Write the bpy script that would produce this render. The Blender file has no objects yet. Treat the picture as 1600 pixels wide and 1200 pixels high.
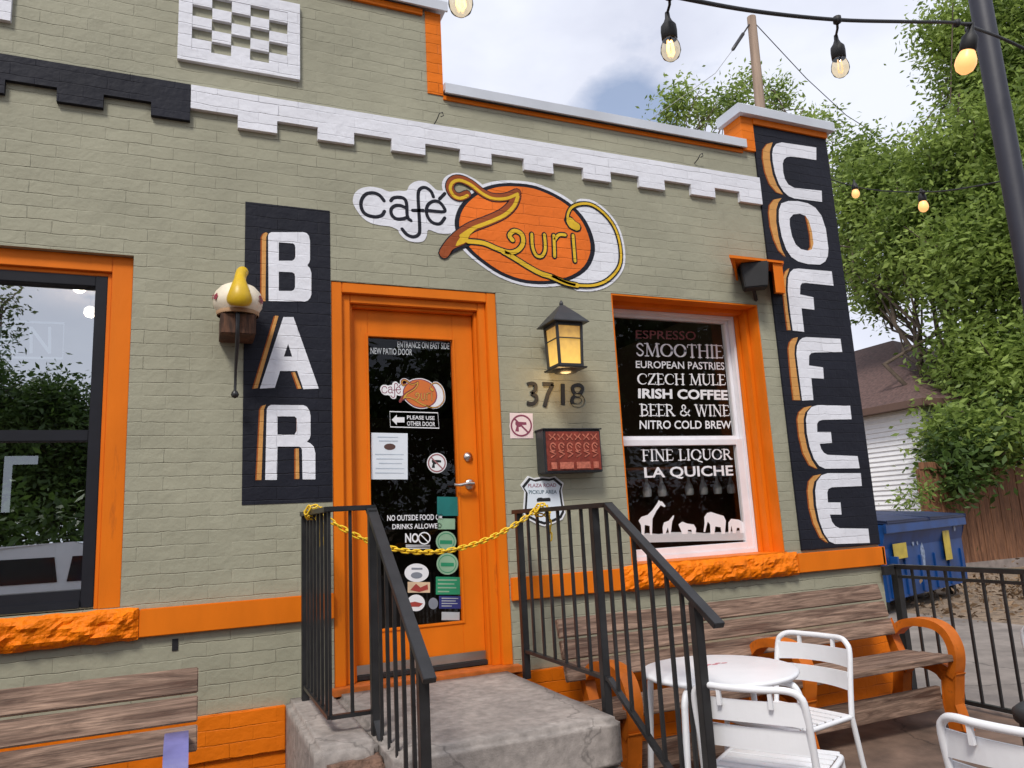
import bpy, bmesh, math, random
import numpy as np
from mathutils import Vector, Matrix, noise
from mathutils.geometry import tessellate_polygon
random.seed(7); rng = np.random.default_rng(7)
R = math.radians
scn = bpy.context.scene; col = scn.collection

# ------------------------------------------------------------------ camera
EYE = 1.38; DIST = 4.15; F = 1179.2; YAW, PITCH, ROLL = .409085, .178154, -.052102
def cam_axes():
    cy, sy, cp, sp, cr, sr = math.cos(YAW), math.sin(YAW), math.cos(PITCH), math.sin(PITCH), math.cos(ROLL), math.sin(ROLL)
    fwd = Vector((sy*cp, cy*cp, sp)); right = Vector((cy, -sy, 0)); up = right.cross(fwd)
    return cr*right + sr*up, -sr*right + cr*up, fwd
CR, CU, CF = cam_axes(); CAM = Vector((0, -DIST, EYE))
cd = bpy.data.cameras.new('camera'); cam = bpy.data.objects.new('camera', cd); col.objects.link(cam)
m = Matrix((CR, CU, -CF)).transposed().to_4x4(); m.translation = CAM; cam.matrix_world = m
cd.sensor_width = 36; cd.lens = F*36/1600; cd.clip_start = .05; cd.clip_end = 2000
scn.camera = cam

# ------------------------------------------------------------------ world, sun, exposure
SUN_EL, SUN_AZ = R(50), R(216)          # azimuth clockwise from +y
w = bpy.data.worlds.new('World'); scn.world = w; w.use_nodes = True
nt = w.node_tree; nt.nodes.clear()
def N(t, **k):
    n = nt.nodes.new(t)
    for a, b in k.items(): setattr(n, a, b)
    return n
sky = N('ShaderNodeTexSky', sky_type='NISHITA', sun_disc=False, sun_elevation=SUN_EL, sun_rotation=SUN_AZ)
tc = N('ShaderNodeTexCoord'); mp = N('ShaderNodeMapping'); mp.inputs['Scale'].default_value = (1, 1, 1.9)
mp.inputs['Location'].default_value = (.35, .1, .2)
n1 = N('ShaderNodeTexNoise'); n1.inputs['Scale'].default_value = 2.1; n1.inputs['Detail'].default_value = 9; n1.inputs['Roughness'].default_value = .55
rp = N('ShaderNodeValToRGB'); rp.color_ramp.elements[0].color = (.30, .30, .30, 1); rp.color_ramp.elements[0].position = .22; rp.color_ramp.elements[1].position = .42
n2 = N('ShaderNodeTexNoise'); n2.inputs['Scale'].default_value = 3.2; n2.inputs['Detail'].default_value = 8
cr = N('ShaderNodeValToRGB'); cr.color_ramp.elements[0].position = .35; cr.color_ramp.elements[0].color = (.58, .61, .73, 1)
cr.color_ramp.elements[1].position = .66; cr.color_ramp.elements[1].color = (.80, .83, .93, 1)
sc_ = N('ShaderNodeMix', data_type='RGBA', blend_type='MULTIPLY'); sc_.inputs['Factor'].default_value = 1
sc_.inputs[7].default_value = (.15, .15, .15, 1)
mx = N('ShaderNodeMix', data_type='RGBA'); bg = N('ShaderNodeBackground'); out = N('ShaderNodeOutputWorld')
L = nt.links.new
L(tc.outputs['Generated'], mp.inputs['Vector']); L(mp.outputs[0], n1.inputs['Vector']); L(mp.outputs[0], n2.inputs['Vector'])
gap = N('ShaderNodeVectorMath', operation='DOT_PRODUCT'); gd_ = (CR*(975-800) - CU*(200-600) + CF*F).normalized(); gap.inputs[1].default_value = gd_
gmr = N('ShaderNodeMapRange'); gmr.inputs[1].default_value = .9965; gmr.inputs[2].default_value = .9998; gmr.inputs[3].default_value = 0; gmr.inputs[4].default_value = .29
gsub = N('ShaderNodeMath', operation='SUBTRACT'); L(tc.outputs['Generated'], gap.inputs[0]); L(gap.outputs['Value'], gmr.inputs[0]); L(n1.outputs['Fac'], gsub.inputs[0]); L(gmr.outputs[0], gsub.inputs[1])
n3 = N('ShaderNodeTexNoise'); n3.inputs['Scale'].default_value = 9; n3.inputs['Detail'].default_value = 8; n3.inputs['Roughness'].default_value = .6; L(mp.outputs[0], n3.inputs['Vector'])
gad = N('ShaderNodeMath', operation='MULTIPLY_ADD'); gad.inputs[1].default_value = .34; L(n3.outputs['Fac'], gad.inputs[0]); L(gsub.outputs[0], gad.inputs[2]); gsb = N('ShaderNodeMath', operation='SUBTRACT'); gsb.inputs[1].default_value = .17; L(gad.outputs[0], gsb.inputs[0])
L(gsb.outputs[0], rp.inputs[0]); L(n2.outputs['Fac'], cr.inputs[0])
L(sky.outputs[0], sc_.inputs[6]); L(rp.outputs[0], mx.inputs['Factor']); L(sc_.outputs[2], mx.inputs[6]); L(cr.outputs[0], mx.inputs[7])
L(mx.outputs[2], bg.inputs[0]); bg.inputs[1].default_value = 1.0; L(bg.outputs[0], out.inputs[0])
sd = bpy.data.lights.new('sun', 'SUN'); sd.energy = 2.5; sd.angle = R(14); sd.color = (1, .95, .88)
so = bpy.data.objects.new('sun', sd); col.objects.link(so)
dv = Vector((math.sin(SUN_AZ)*math.cos(SUN_EL), math.cos(SUN_AZ)*math.cos(SUN_EL), math.sin(SUN_EL)))
so.rotation_euler = dv.to_track_quat('Z', 'Y').to_euler()
scn.view_settings.view_transform = 'Standard'; scn.view_settings.look = 'None'
scn.view_settings.exposure = 0.22; scn.view_settings.gamma = 1
scn.cycles.max_bounces = 8; scn.cycles.transparent_max_bounces = 16; scn.cycles.use_denoising = True
scn.cycles.caustics_reflective = False; scn.cycles.caustics_refractive = False

# ------------------------------------------------------------------ measuring helpers (photo pixel + known plane -> point)
def ray(px, py): return CR*(px-800) - CU*(py-600) + CF*F
def on_y(px, py, y=0.):
    d = ray(px, py); return CAM + d*((y+DIST)/d.y)
def on_z(px, py, z):
    d = ray(px, py); return CAM + d*((z-EYE)/d.z)
def at_r(px, py, r): return CAM + ray(px, py).normalized()*r
def WZ(px, py, y=0.):
    p = on_y(px, py, y); return (p.x, p.z)

# ------------------------------------------------------------------ materials
def new_mat(name):
    m = bpy.data.materials.new(name); m.use_nodes = True
    t = m.node_tree; b = t.nodes['Principled BSDF']; return m, t, b
def nd(t, typ, **k):
    n = t.nodes.new(typ)
    for a, v in k.items(): setattr(n, a, v)
    return n
def vary(t, vec, c, amt, scale, detail=4, c2=None):
    """colour c varied by noise"""
    nz = nd(t, 'ShaderNodeTexNoise'); nz.inputs['Scale'].default_value = scale; nz.inputs['Detail'].default_value = detail
    t.links.new(vec, nz.inputs['Vector'])
    r = nd(t, 'ShaderNodeValToRGB'); r.color_ramp.elements[0].position = .3; r.color_ramp.elements[1].position = .7
    a = tuple(x*(1-amt) for x in c[:3])+(1,); b = tuple(min(1, x*(1+amt)) for x in (c2 or c)[:3])+(1,)
    r.color_ramp.elements[0].color = a; r.color_ramp.elements[1].color = b
    t.links.new(nz.outputs['Fac'], r.inputs[0]); return r.outputs[0], nz.outputs['Fac']
def bump(t, b, h, strength=.3, dist=.01, prev=None):
    n = nd(t, 'ShaderNodeBump'); n.inputs['Strength'].default_value = strength; n.inputs['Distance'].default_value = dist
    t.links.new(h, n.inputs['Height'])
    if prev is not None: t.links.new(prev, n.inputs['Normal'])
    t.links.new(n.outputs[0], b.inputs['Normal']); return n.outputs[0]
def mat(name, c, rough=.5, metal=0, amt=.08, scale=8, bs=.15, bscale=60, bdist=.004, coord='Object', spec=.5, stretch=None, emit=None, es=1, c2=None):
    m, t, b = new_mat(name)
    if coord == 'World': v = nd(t, 'ShaderNodeNewGeometry').outputs['Position']
    else: v = nd(t, 'ShaderNodeTexCoord').outputs[coord]
    if stretch:
        mpn = nd(t, 'ShaderNodeMapping'); mpn.inputs['Scale'].default_value = stretch; t.links.new(v, mpn.inputs['Vector']); v = mpn.outputs[0]
    cc, f = vary(t, v, c, amt, scale, c2=c2); t.links.new(cc, b.inputs['Base Color'])
    b.inputs['Roughness'].default_value = rough; b.inputs['Metallic'].default_value = metal; b.inputs['Specular IOR Level'].default_value = spec
    if bs:
        nz = nd(t, 'ShaderNodeTexNoise'); nz.inputs['Scale'].default_value = bscale; nz.inputs['Detail'].default_value = 5
        t.links.new(v, nz.inputs['Vector']); bump(t, b, nz.outputs['Fac'], bs, bdist)
    if emit: b.inputs['Emission Color'].default_value = emit+(1,); b.inputs['Emission Strength'].default_value = es
    return m
BW, BH = .2165, .0677
def brick(name, c, amt=.10, rough=.6, joint=.87, strength=.75, stains=True):
    """painted brick: running bond laid out on the wall (x, z)"""
    m, t, b = new_mat(name)
    g = nd(t, 'ShaderNodeNewGeometry'); sp = nd(t, 'ShaderNodeSeparateXYZ'); t.links.new(g.outputs['Position'], sp.inputs[0])
    wob = nd(t, 'ShaderNodeTexNoise'); wob.inputs['Scale'].default_value = 9; wob.inputs['Detail'].default_value = 5; t.links.new(g.outputs['Position'], wob.inputs['Vector'])
    ma = nd(t, 'ShaderNodeMath', operation='MULTIPLY_ADD'); t.links.new(wob.outputs['Fac'], ma.inputs[0]); ma.inputs[1].default_value = .022; t.links.new(sp.outputs['Z'], ma.inputs[2])
    mb_ = nd(t, 'ShaderNodeMath', operation='MULTIPLY_ADD'); t.links.new(wob.outputs['Fac'], mb_.inputs[0]); mb_.inputs[1].default_value = .012; t.links.new(sp.outputs['X'], mb_.inputs[2])
    cb = nd(t, 'ShaderNodeCombineXYZ'); t.links.new(mb_.outputs[0], cb.inputs[0]); t.links.new(ma.outputs[0], cb.inputs[1])
    br = nd(t, 'ShaderNodeTexBrick'); br.offset = .5; br.inputs['Scale'].default_value = 1
    br.inputs['Brick Width'].default_value = BW; br.inputs['Row Height'].default_value = BH
    br.inputs['Mortar Size'].default_value = .0035; br.inputs['Mortar Smooth'].default_value = .9; br.inputs['Bias'].default_value = 0
    br.inputs['Color1'].default_value = (0, 0, 0, 1); br.inputs['Color2'].default_value = (1, 1, 1, 1); br.inputs['Mortar'].default_value = (.5, .5, .5, 1)
    t.links.new(cb.outputs[0], br.inputs['Vector'])
    bh = nd(t, 'ShaderNodeTexBrick'); bh.offset = 0; bh.inputs['Scale'].default_value = 1; bh.inputs['Brick Width'].default_value = 4000; bh.inputs['Row Height'].default_value = BH
    bh.inputs['Mortar Size'].default_value = .0033; bh.inputs['Mortar Smooth'].default_value = .9; cb2 = nd(t, 'ShaderNodeCombineXYZ'); cb2.inputs[0].default_value = 1000; t.links.new(ma.outputs[0], cb2.inputs[1]); t.links.new(cb2.outputs[0], bh.inputs['Vector'])
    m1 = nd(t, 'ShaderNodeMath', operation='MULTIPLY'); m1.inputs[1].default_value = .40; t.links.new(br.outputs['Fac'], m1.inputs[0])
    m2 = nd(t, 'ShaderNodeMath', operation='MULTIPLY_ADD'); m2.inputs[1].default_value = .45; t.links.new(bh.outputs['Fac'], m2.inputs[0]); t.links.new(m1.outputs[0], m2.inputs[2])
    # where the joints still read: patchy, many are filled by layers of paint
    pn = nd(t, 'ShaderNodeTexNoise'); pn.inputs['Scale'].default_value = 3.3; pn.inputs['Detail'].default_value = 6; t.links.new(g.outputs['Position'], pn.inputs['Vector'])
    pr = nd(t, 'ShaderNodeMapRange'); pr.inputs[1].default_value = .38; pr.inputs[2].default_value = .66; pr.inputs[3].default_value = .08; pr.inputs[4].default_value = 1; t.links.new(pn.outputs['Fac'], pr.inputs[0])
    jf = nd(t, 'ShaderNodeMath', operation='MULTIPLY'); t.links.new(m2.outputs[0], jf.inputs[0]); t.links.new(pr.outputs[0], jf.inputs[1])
    cc, f = vary(t, g.outputs['Position'], c, amt, 2.2, 7)
    # single bricks differ a touch
    mxb = nd(t, 'ShaderNodeMix', data_type='RGBA', blend_type='MULTIPLY'); mxb.inputs['Factor'].default_value = 1
    rb = nd(t, 'ShaderNodeMapRange'); rb.inputs[3].default_value = .955; rb.inputs[4].default_value = 1.03; t.links.new(br.outputs['Color'], rb.inputs[0])
    t.links.new(cc, mxb.inputs[6]); t.links.new(rb.outputs[0], mxb.inputs[7])
    mj = nd(t, 'ShaderNodeMix', data_type='RGBA'); t.links.new(mxb.outputs[2], mj.inputs[6]); mj.inputs[7].default_value = tuple(x*joint for x in c[:3])+(1,)  # joint colour darkened to stand in for the thin shadows in the joints
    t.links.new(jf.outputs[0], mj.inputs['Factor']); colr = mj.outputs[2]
    t.links.new(colr, b.inputs['Base Color']); b.inputs['Roughness'].default_value = rough; b.inputs['Specular IOR Level'].default_value = .2
    fn = nd(t, 'ShaderNodeTexNoise'); fn.inputs['Scale'].default_value = 46; fn.inputs['Detail'].default_value = 6; t.links.new(g.outputs['Position'], fn.inputs['Vector'])
    n0 = bump(t, b, fn.outputs['Fac'], .35, .005)
    inv = nd(t, 'ShaderNodeMath', operation='SUBTRACT'); inv.inputs[0].default_value = 1; t.links.new(jf.outputs[0], inv.inputs[1])
    n1_ = bump(t, b, inv.outputs[0], strength, .009, n0)
    # uneven old brick faces, and thin runs and scuffs in the paint
    ln_ = nd(t, 'ShaderNodeTexNoise'); ln_.inputs['Scale'].default_value = 15; ln_.inputs['Detail'].default_value = 3; t.links.new(g.outputs['Position'], ln_.inputs['Vector'])
    n1_ = bump(t, b, ln_.outputs['Fac'], .4, .012, n1_)
    gm = nd(t, 'ShaderNodeMapping'); gm.inputs['Scale'].default_value = (9, 1, 1.3); t.links.new(g.outputs['Position'], gm.inputs['Vector'])
    gn = nd(t, 'ShaderNodeTexNoise'); gn.inputs['Scale'].default_value = 1.4; gn.inputs['Detail'].default_value = 8; gn.inputs['Roughness'].default_value = .65; t.links.new(gm.outputs[0], gn.inputs['Vector'])
    gr = nd(t, 'ShaderNodeMapRange'); gr.inputs[1].default_value = .60; gr.inputs[2].default_value = .78; gr.inputs[3].default_value = 0; gr.inputs[4].default_value = .34 if stains else .12; t.links.new(gn.outputs['Fac'], gr.inputs[0])
    gx = nd(t, 'ShaderNodeMix', data_type='RGBA'); t.links.new(colr, gx.inputs[6]); gx.inputs[7].default_value = tuple(x*.55+.012 for x in c[:3])+(1,); t.links.new(gr.outputs[0], gx.inputs['Factor']); t.links.new(gx.outputs[2], b.inputs['Base Color'])
    # each brick sits slightly proud or shy
    bump(t, b, br.outputs['Color'], .25, .004, n1_)
    return m
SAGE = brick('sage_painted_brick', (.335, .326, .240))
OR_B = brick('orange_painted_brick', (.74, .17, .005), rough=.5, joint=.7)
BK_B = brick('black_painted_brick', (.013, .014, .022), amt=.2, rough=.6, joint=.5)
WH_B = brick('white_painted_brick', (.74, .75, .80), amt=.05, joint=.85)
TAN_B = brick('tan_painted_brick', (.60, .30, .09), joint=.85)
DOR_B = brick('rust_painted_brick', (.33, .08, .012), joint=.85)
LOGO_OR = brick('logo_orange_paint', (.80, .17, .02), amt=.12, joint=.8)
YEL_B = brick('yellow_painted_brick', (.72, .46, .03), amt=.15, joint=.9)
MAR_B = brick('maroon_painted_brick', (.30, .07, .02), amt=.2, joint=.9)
ORANGE = mat('orange_gloss_paint', (.73, .172, .006), .5, spec=.2, amt=.10, scale=5, bs=.25, bscale=28, bdist=.004, stretch=(1, 1, .35))
def wear(m, dark, th=.63, sc=5, st=(5, 5, 1)):
    t = m.node_tree; b = t.nodes['Principled BSDF']; lk = b.inputs['Base Color'].links[0]; src = lk.from_socket
    tc_ = nd(t, 'ShaderNodeTexCoord'); mp_ = nd(t, 'ShaderNodeMapping'); mp_.inputs['Scale'].default_value = st; nz = nd(t, 'ShaderNodeTexNoise'); nz.inputs['Scale'].default_value = sc; nz.inputs['Detail'].default_value = 10; nz.inputs['Roughness'].default_value = .7
    t.links.new(tc_.outputs['Object'], mp_.inputs['Vector']); t.links.new(mp_.outputs[0], nz.inputs['Vector'])
    r = nd(t, 'ShaderNodeMapRange'); r.inputs[1].default_value = th; r.inputs[2].default_value = th+.10; r.inputs[3].default_value = 0; r.inputs[4].default_value = .75; t.links.new(nz.outputs['Fac'], r.inputs[0])
    x = nd(t, 'ShaderNodeMix', data_type='RGBA'); t.links.new(src, x.inputs[6]); x.inputs[7].default_value = dark+(1,); t.links.new(r.outputs[0], x.inputs['Factor']); t.links.new(x.outputs[2], b.inputs['Base Color']); return m
wear(ORANGE, (.42, .10, .01), .62, 2.2, (5, 5, .8))
ORANGE_ROUGH = mat('orange_painted_stone', (.84, .19, .001), .55, spec=.2, amt=.14, scale=12, bs=.9, bscale=30, bdist=.02)
ORANGE_WORN = mat('worn_orange_paint', (.50, .13, .02), .5, amt=.3, scale=14, bs=.3, bscale=40)
wear(ORANGE_ROUGH, (.36, .09, .01), .60, 7, (1, 1, 1))
BLACK_METAL = mat('black_railing_paint', (.018, .018, .019), .38, amt=.3, scale=14, bs=.2, bscale=120, bdist=.002)
BLACK_FRAME = mat('black_window_frame', (.014, .015, .020), .55, amt=.15, bs=0, spec=.2)
WHITE_METAL = wear(mat('white_powder_coat', (.78, .79, .81), .35, amt=.06, scale=5, bs=.08, bscale=90), (.42, .38, .34), .66, 8, (1, 1, 1))
WHITE_WOOD = mat('white_sash_paint', (.80, .79, .82), .45, amt=.05, bs=.1)
COPING = mat('white_coping_metal', (.54, .57, .62), .4, amt=.10, scale=3, bs=.1)
CONCRETE = mat('grey_step_concrete', (.32, .285, .26), .9, amt=.22, scale=26, bs=.5, bscale=150, bdist=.004, coord='World')
PATIO = mat('brown_patio_concrete', (.165, .108, .078), .8, amt=.42, scale=4.5, bs=.4, bscale=60, bdist=.006, coord='World')
WALK = mat('pale_alley_concrete', (.25, .215, .19), .85, amt=.22, scale=1.7, bs=.4, bscale=50, coord='World')
ASPHALT = mat('asphalt', (.055, .055, .06), .9, amt=.2, scale=3, bs=.5, bscale=60, coord='World')
DIRT = mat('gravelly_dirt', (.24, .175, .12), .95, amt=.45, scale=9, bs=1, bscale=26, bdist=.04, coord='World')
STUCCO = mat('building_side_stucco', (.4, .38, .3), .9, coord='World')
DARK = mat('dark_interior', (.05, .036, .028), .9, bs=0)
DARKWOOD = mat('brown_interior_wood', (.15, .05, .02), .6, amt=.3, scale=6, bs=0)
STEEL = mat('brushed_steel', (.55, .53, .50), .3, metal=1, amt=.08, bs=.05)
LAMP_BLACK = mat('lantern_black', (.03, .032, .036), .45, amt=.2, bs=.2)
YELLOW_PL = mat('yellow_chain_plastic', (.80, .52, .02), .4, amt=.08, bs=0)
PURPLE = mat('purple_paint', (.15, .145, .34), .4, amt=.25, bs=.2)
PAPER = mat('white_paper', (.72, .78, .84), .7, amt=.04, bs=0)
VINYL_W = mat('white_vinyl', (.78, .79, .81), .5, amt=.02, bs=0)
VINYL_GREY = mat('frosted_vinyl', (.42, .45, .47), .5, amt=.1, bs=0)
INK = mat('black_ink', (.012, .012, .014), .5, amt=.1, bs=0)
GREYINK = mat('grey_ink', (.20, .22, .26), .6, amt=.1, bs=0)
MAROON = mat('maroon_ink', (.24, .05, .09), .5, amt=.1, bs=0)
PINKW = mat('pinkish_sticker', (.82, .66, .64), .5, amt=.05, bs=0)
GREEN_S = mat('green_sticker', (.02, .25, .12), .5, amt=.15, bs=0)
PALEGREEN = mat('pale_green_sticker', (.26, .42, .28), .5, amt=.15, bs=0)
TEAL_S = mat('teal_sticker', (.01, .16, .15), .5, amt=.2, bs=0)
NAVY_S = mat('navy_sticker', (.025, .03, .16), .5, amt=.15, bs=0)
CREAM_S = mat('cream_sticker', (.70, .52, .34), .5, amt=.2, bs=0)
RED_S = mat('red_ink', (.36, .05, .04), .5, amt=.15, bs=0)
DRED_S = mat('dark_red_lettering', (.13, .015, .015), .5, amt=.15, bs=0)
BLUE_D = mat('blue_dumpster_paint', (.004, .050, .20), .42, amt=.35, scale=3, bs=.2, bscale=12)
BLUE_LID = mat('dark_blue_plastic_lid', (.010, .022, .075), .5, amt=.3, scale=4, bs=.2)
YELLOW_S = mat('yellow_sticker', (.50, .38, .05), .5, amt=.2, bs=0)
SIDING = mat('white_siding_paint', (.88, .88, .89), .55, amt=.03, bs=.05)
SHINGLE = mat('brown_roof_shingle', (.105, .060, .052), .9, amt=.35, scale=14, bs=.8, bscale=30, bdist=.02)
FASCIA = mat('brown_fascia', (.13, .075, .055), .7)
BARK = mat('tree_bark', (.10, .075, .055), .95, amt=.4, scale=6, bs=1, bscale=18, bdist=.03, stretch=(1, 1, .25))
POLEWOOD = mat('weathered_pole_wood', (.34, .25, .19), .9, amt=.3, scale=9, bs=.6, bscale=20, stretch=(1, 1, .06))
SLATE = mat('slate_blue_post_paint', (.022, .023, .036), .55, amt=.12, bs=.1)
RUBBER = mat('black_rubber', (.015, .015, .016), .6, amt=.2, bs=0)
VANWHITE = mat('white_van_paint', (.85, .87, .90), .25, amt=.03, bs=0)
CARGLASS = mat('dark_car_glass', (.012, .014, .022), .08, amt=.1, bs=0)
def wood(name, c, c2, along=(1.0, 12, 12)):
    m, t, b = new_mat(name)
    tc = nd(t, 'ShaderNodeTexCoord'); oi = nd(t, 'ShaderNodeObjectInfo')
    ad = nd(t, 'ShaderNodeVectorMath', operation='ADD'); cbx = nd(t, 'ShaderNodeCombineXYZ')
    ml = nd(t, 'ShaderNodeMath', operation='MULTIPLY'); ml.inputs[1].default_value = 37; t.links.new(oi.outputs['Random'], ml.inputs[0])
    for i in range(3): t.links.new(ml.outputs[0], cbx.inputs[i])
    t.links.new(tc.outputs['Object'], ad.inputs[0]); t.links.new(cbx.outputs[0], ad.inputs[1])
    mpn = nd(t, 'ShaderNodeMapping'); mpn.inputs['Scale'].default_value = along; t.links.new(ad.outputs[0], mpn.inputs['Vector'])
    wv = nd(t, 'ShaderNodeTexNoise'); wv.inputs['Scale'].default_value = 2.2; wv.inputs['Detail'].default_value = 9; wv.inputs['Roughness'].default_value = .62; wv.inputs['Distortion'].default_value = 1.1
    t.links.new(mpn.outputs[0], wv.inputs['Vector'])
    r = nd(t, 'ShaderNodeValToRGB'); r.color_ramp.elements[0].position = .32; r.color_ramp.elements[0].color = c+(1,); r.color_ramp.elements[1].position = .66; r.color_ramp.elements[1].color = c2+(1,)
    e = r.color_ramp.elements.new(.42); e.color = tuple(x*.5+y*.25 for x, y in zip(c, c2))+(1,)
    t.links.new(wv.outputs['Fac'], r.inputs[0]); t.links.new(r.outputs[0], b.inputs['Base Color']); b.inputs['Roughness'].default_value = .8
    m2 = nd(t, 'ShaderNodeMapping'); m2.inputs['Scale'].default_value = tuple(x*(3.0 if x < 5 else 7) for x in along); t.links.new(ad.outputs[0], m2.inputs['Vector'])
    fg = nd(t, 'ShaderNodeTexNoise'); fg.inputs['Scale'].default_value = 2.0; fg.inputs['Detail'].default_value = 6; fg.inputs['Roughness'].default_value = .7; t.links.new(m2.outputs[0], fg.inputs['Vector'])
    fr_ = nd(t, 'ShaderNodeMapRange'); fr_.inputs[1].default_value = .36; fr_.inputs[2].default_value = .60; fr_.inputs[3].default_value = .48; fr_.inputs[4].default_value = 1.1; t.links.new(fg.outputs['Fac'], fr_.inputs[0])
    fm_ = nd(t, 'ShaderNodeMix', data_type='RGBA', blend_type='MULTIPLY'); fm_.inputs['Factor'].default_value = 1; t.links.new(r.outputs[0], fm_.inputs[6]); t.links.new(fr_.outputs[0], fm_.inputs[7]); t.links.new(fm_.outputs[2], b.inputs['Base Color'])
    nb = bump(t, b, wv.outputs['Fac'], .3, .006); bump(t, b, fg.outputs['Fac'], .4, .003, nb); return m
BENCH_WOOD = wood('weathered_bench_wood', (.10, .048, .030), (.40, .265, .19))
FENCE_WOOD = wood('red_brown_fence_wood', (.14, .058, .027), (.36, .165, .08), (14, 14, .8))
BLOCK_WOOD = wood('dark_stained_block', (.05, .022, .012), (.16, .07, .035), (8, 8, 2))
def leafmat(name, c, c2, trans=.35):
    m, t, b = new_mat(name)
    g = nd(t, 'ShaderNodeNewGeometry'); r = nd(t, 'ShaderNodeValToRGB')
    r.color_ramp.elements[0].color = c+(1,); r.color_ramp.elements[1].color = c2+(1,)
    nz = nd(t, 'ShaderNodeTexNoise'); nz.inputs['Scale'].default_value = .9; nz.inputs['Detail'].default_value = 3; t.links.new(g.outputs['Position'], nz.inputs['Vector'])
    a = nd(t, 'ShaderNodeMath', operation='MULTIPLY_ADD'); a.inputs[1].default_value = .5; t.links.new(g.outputs['Random Per Island'], a.inputs[0])
    s = nd(t, 'ShaderNodeMath', operation='MULTIPLY_ADD'); s.inputs[1].default_value = 1.5; s.inputs[2].default_value = -.50; t.links.new(nz.outputs['Fac'], s.inputs[0]); t.links.new(s.outputs[0], a.inputs[2])
    t.links.new(a.outputs[0], r.inputs[0]); t.links.new(r.outputs[0], b.inputs['Base Color']); b.inputs['Roughness'].default_value = .5; b.inputs['Specular IOR Level'].default_value = .35
    tr = nd(t, 'ShaderNodeBsdfTranslucent'); t.links.new(r.outputs[0], tr.inputs['Color']); ms = nd(t, 'ShaderNodeMixShader'); ms.inputs[0].default_value = trans
    t.links.new(b.outputs[0], ms.inputs[1]); t.links.new(tr.outputs[0], ms.inputs[2]); t.links.new(ms.outputs[0], t.nodes['Material Output'].inputs[0]); return m
LEAF = leafmat('ash_leaf', (.065, .125, .02), (.42, .54, .13), .48)
LEAF_Y = leafmat('yellow_green_leaf', (.08, .13, .012), (.30, .36, .05))
LEAF_D = leafmat('dark_leaf', (.022, .048, .010), (.10, .17, .035), .3)
LITTER = leafmat('dry_leaf', (.09, .055, .03), (.33, .22, .13), .1)
def glass(name, base, tint=(.9, .93, .95), rough=0.0):
    m, t, b = new_mat(name)
    tr = nd(t, 'ShaderNodeBsdfTransparent'); tr.inputs[0].default_value = tint+(1,)
    gl = nd(t, 'ShaderNodeBsdfGlossy'); gl.inputs['Roughness'].default_value = rough; gl.inputs['Color'].default_value = (.93, .97, 1, 1)
    lw = nd(t, 'ShaderNodeLayerWeight'); lw.inputs['Blend'].default_value = .06
    mr = nd(t, 'ShaderNodeMapRange'); mr.inputs[3].default_value = base; mr.inputs[4].default_value = 1; t.links.new(lw.outputs['Fresnel'], mr.inputs[0])
    ms = nd(t, 'ShaderNodeMixShader'); t.links.new(mr.outputs[0], ms.inputs[0]); t.links.new(tr.outputs[0], ms.inputs[1]); t.links.new(gl.outputs[0], ms.inputs[2])
    t.links.new(ms.outputs[0], t.nodes['Material Output'].inputs[0]); return m
GLASS_TINT = glass('tinted_window_glass', .56, (.45, .48, .50)); GLASS = glass('clear_window_glass', .03, (.85, .86, .86)); GLASS_DOOR = glass('door_glass', .03, (.6, .6, .62))
BULB_GLASS = glass('bulb_glass', .10, (1.0, .90, .72))
def emis(name, c, s, c2=None, zr=None):
    m, t, b = new_mat(name); b.inputs['Base Color'].default_value = c+(1,); b.inputs['Emission Strength'].default_value = s; b.inputs['Emission Color'].default_value = c+(1,); b.inputs['Roughness'].default_value = .4
    if c2:
        tc = nd(t, 'ShaderNodeTexCoord'); sp = nd(t, 'ShaderNodeSeparateXYZ'); t.links.new(tc.outputs['Object'], sp.inputs[0])
        mr = nd(t, 'ShaderNodeMapRange'); mr.inputs[1].default_value = zr[0]; mr.inputs[2].default_value = zr[1]; t.links.new(sp.outputs['Z'], mr.inputs[0])
        nz = nd(t, 'ShaderNodeTexNoise'); nz.inputs['Scale'].default_value = 22; t.links.new(tc.outputs['Object'], nz.inputs['Vector'])
        ad = nd(t, 'ShaderNodeMath', operation='MULTIPLY_ADD'); ad.inputs[1].default_value = .5; t.links.new(nz.outputs['Fac'], ad.inputs[0]); t.links.new(mr.outputs[0], ad.inputs[2])
        sb = nd(t, 'ShaderNodeMath', operation='SUBTRACT'); sb.inputs[1].default_value = .25; t.links.new(ad.outputs[0], sb.inputs[0])
        r = nd(t, 'ShaderNodeValToRGB'); r.color_ramp.elements[0].color = c+(1,); r.color_ramp.elements[1].color = c2+(1,); t.links.new(sb.outputs[0], r.inputs[0])
        t.links.new(r.outputs[0], b.inputs['Emission Color'])
    return m
LAMP_GLASS = emis('amber_lamp_glass', (1.0, .60, .11), .85, (.22, .11, .045), (-.10, .16)); LAMP_GLASS.node_tree.nodes['Principled BSDF'].inputs['Base Color'].default_value = (.20, .12, .05, 1)
FILAMENT = emis('glowing_filament', (1, .60, .20), 4); FILAMENT_DIM = emis('dim_filament', (1, .72, .45), .9)
AMBER = emis('glowing_amber_bulb', (1, .46, .16), .95)

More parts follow.
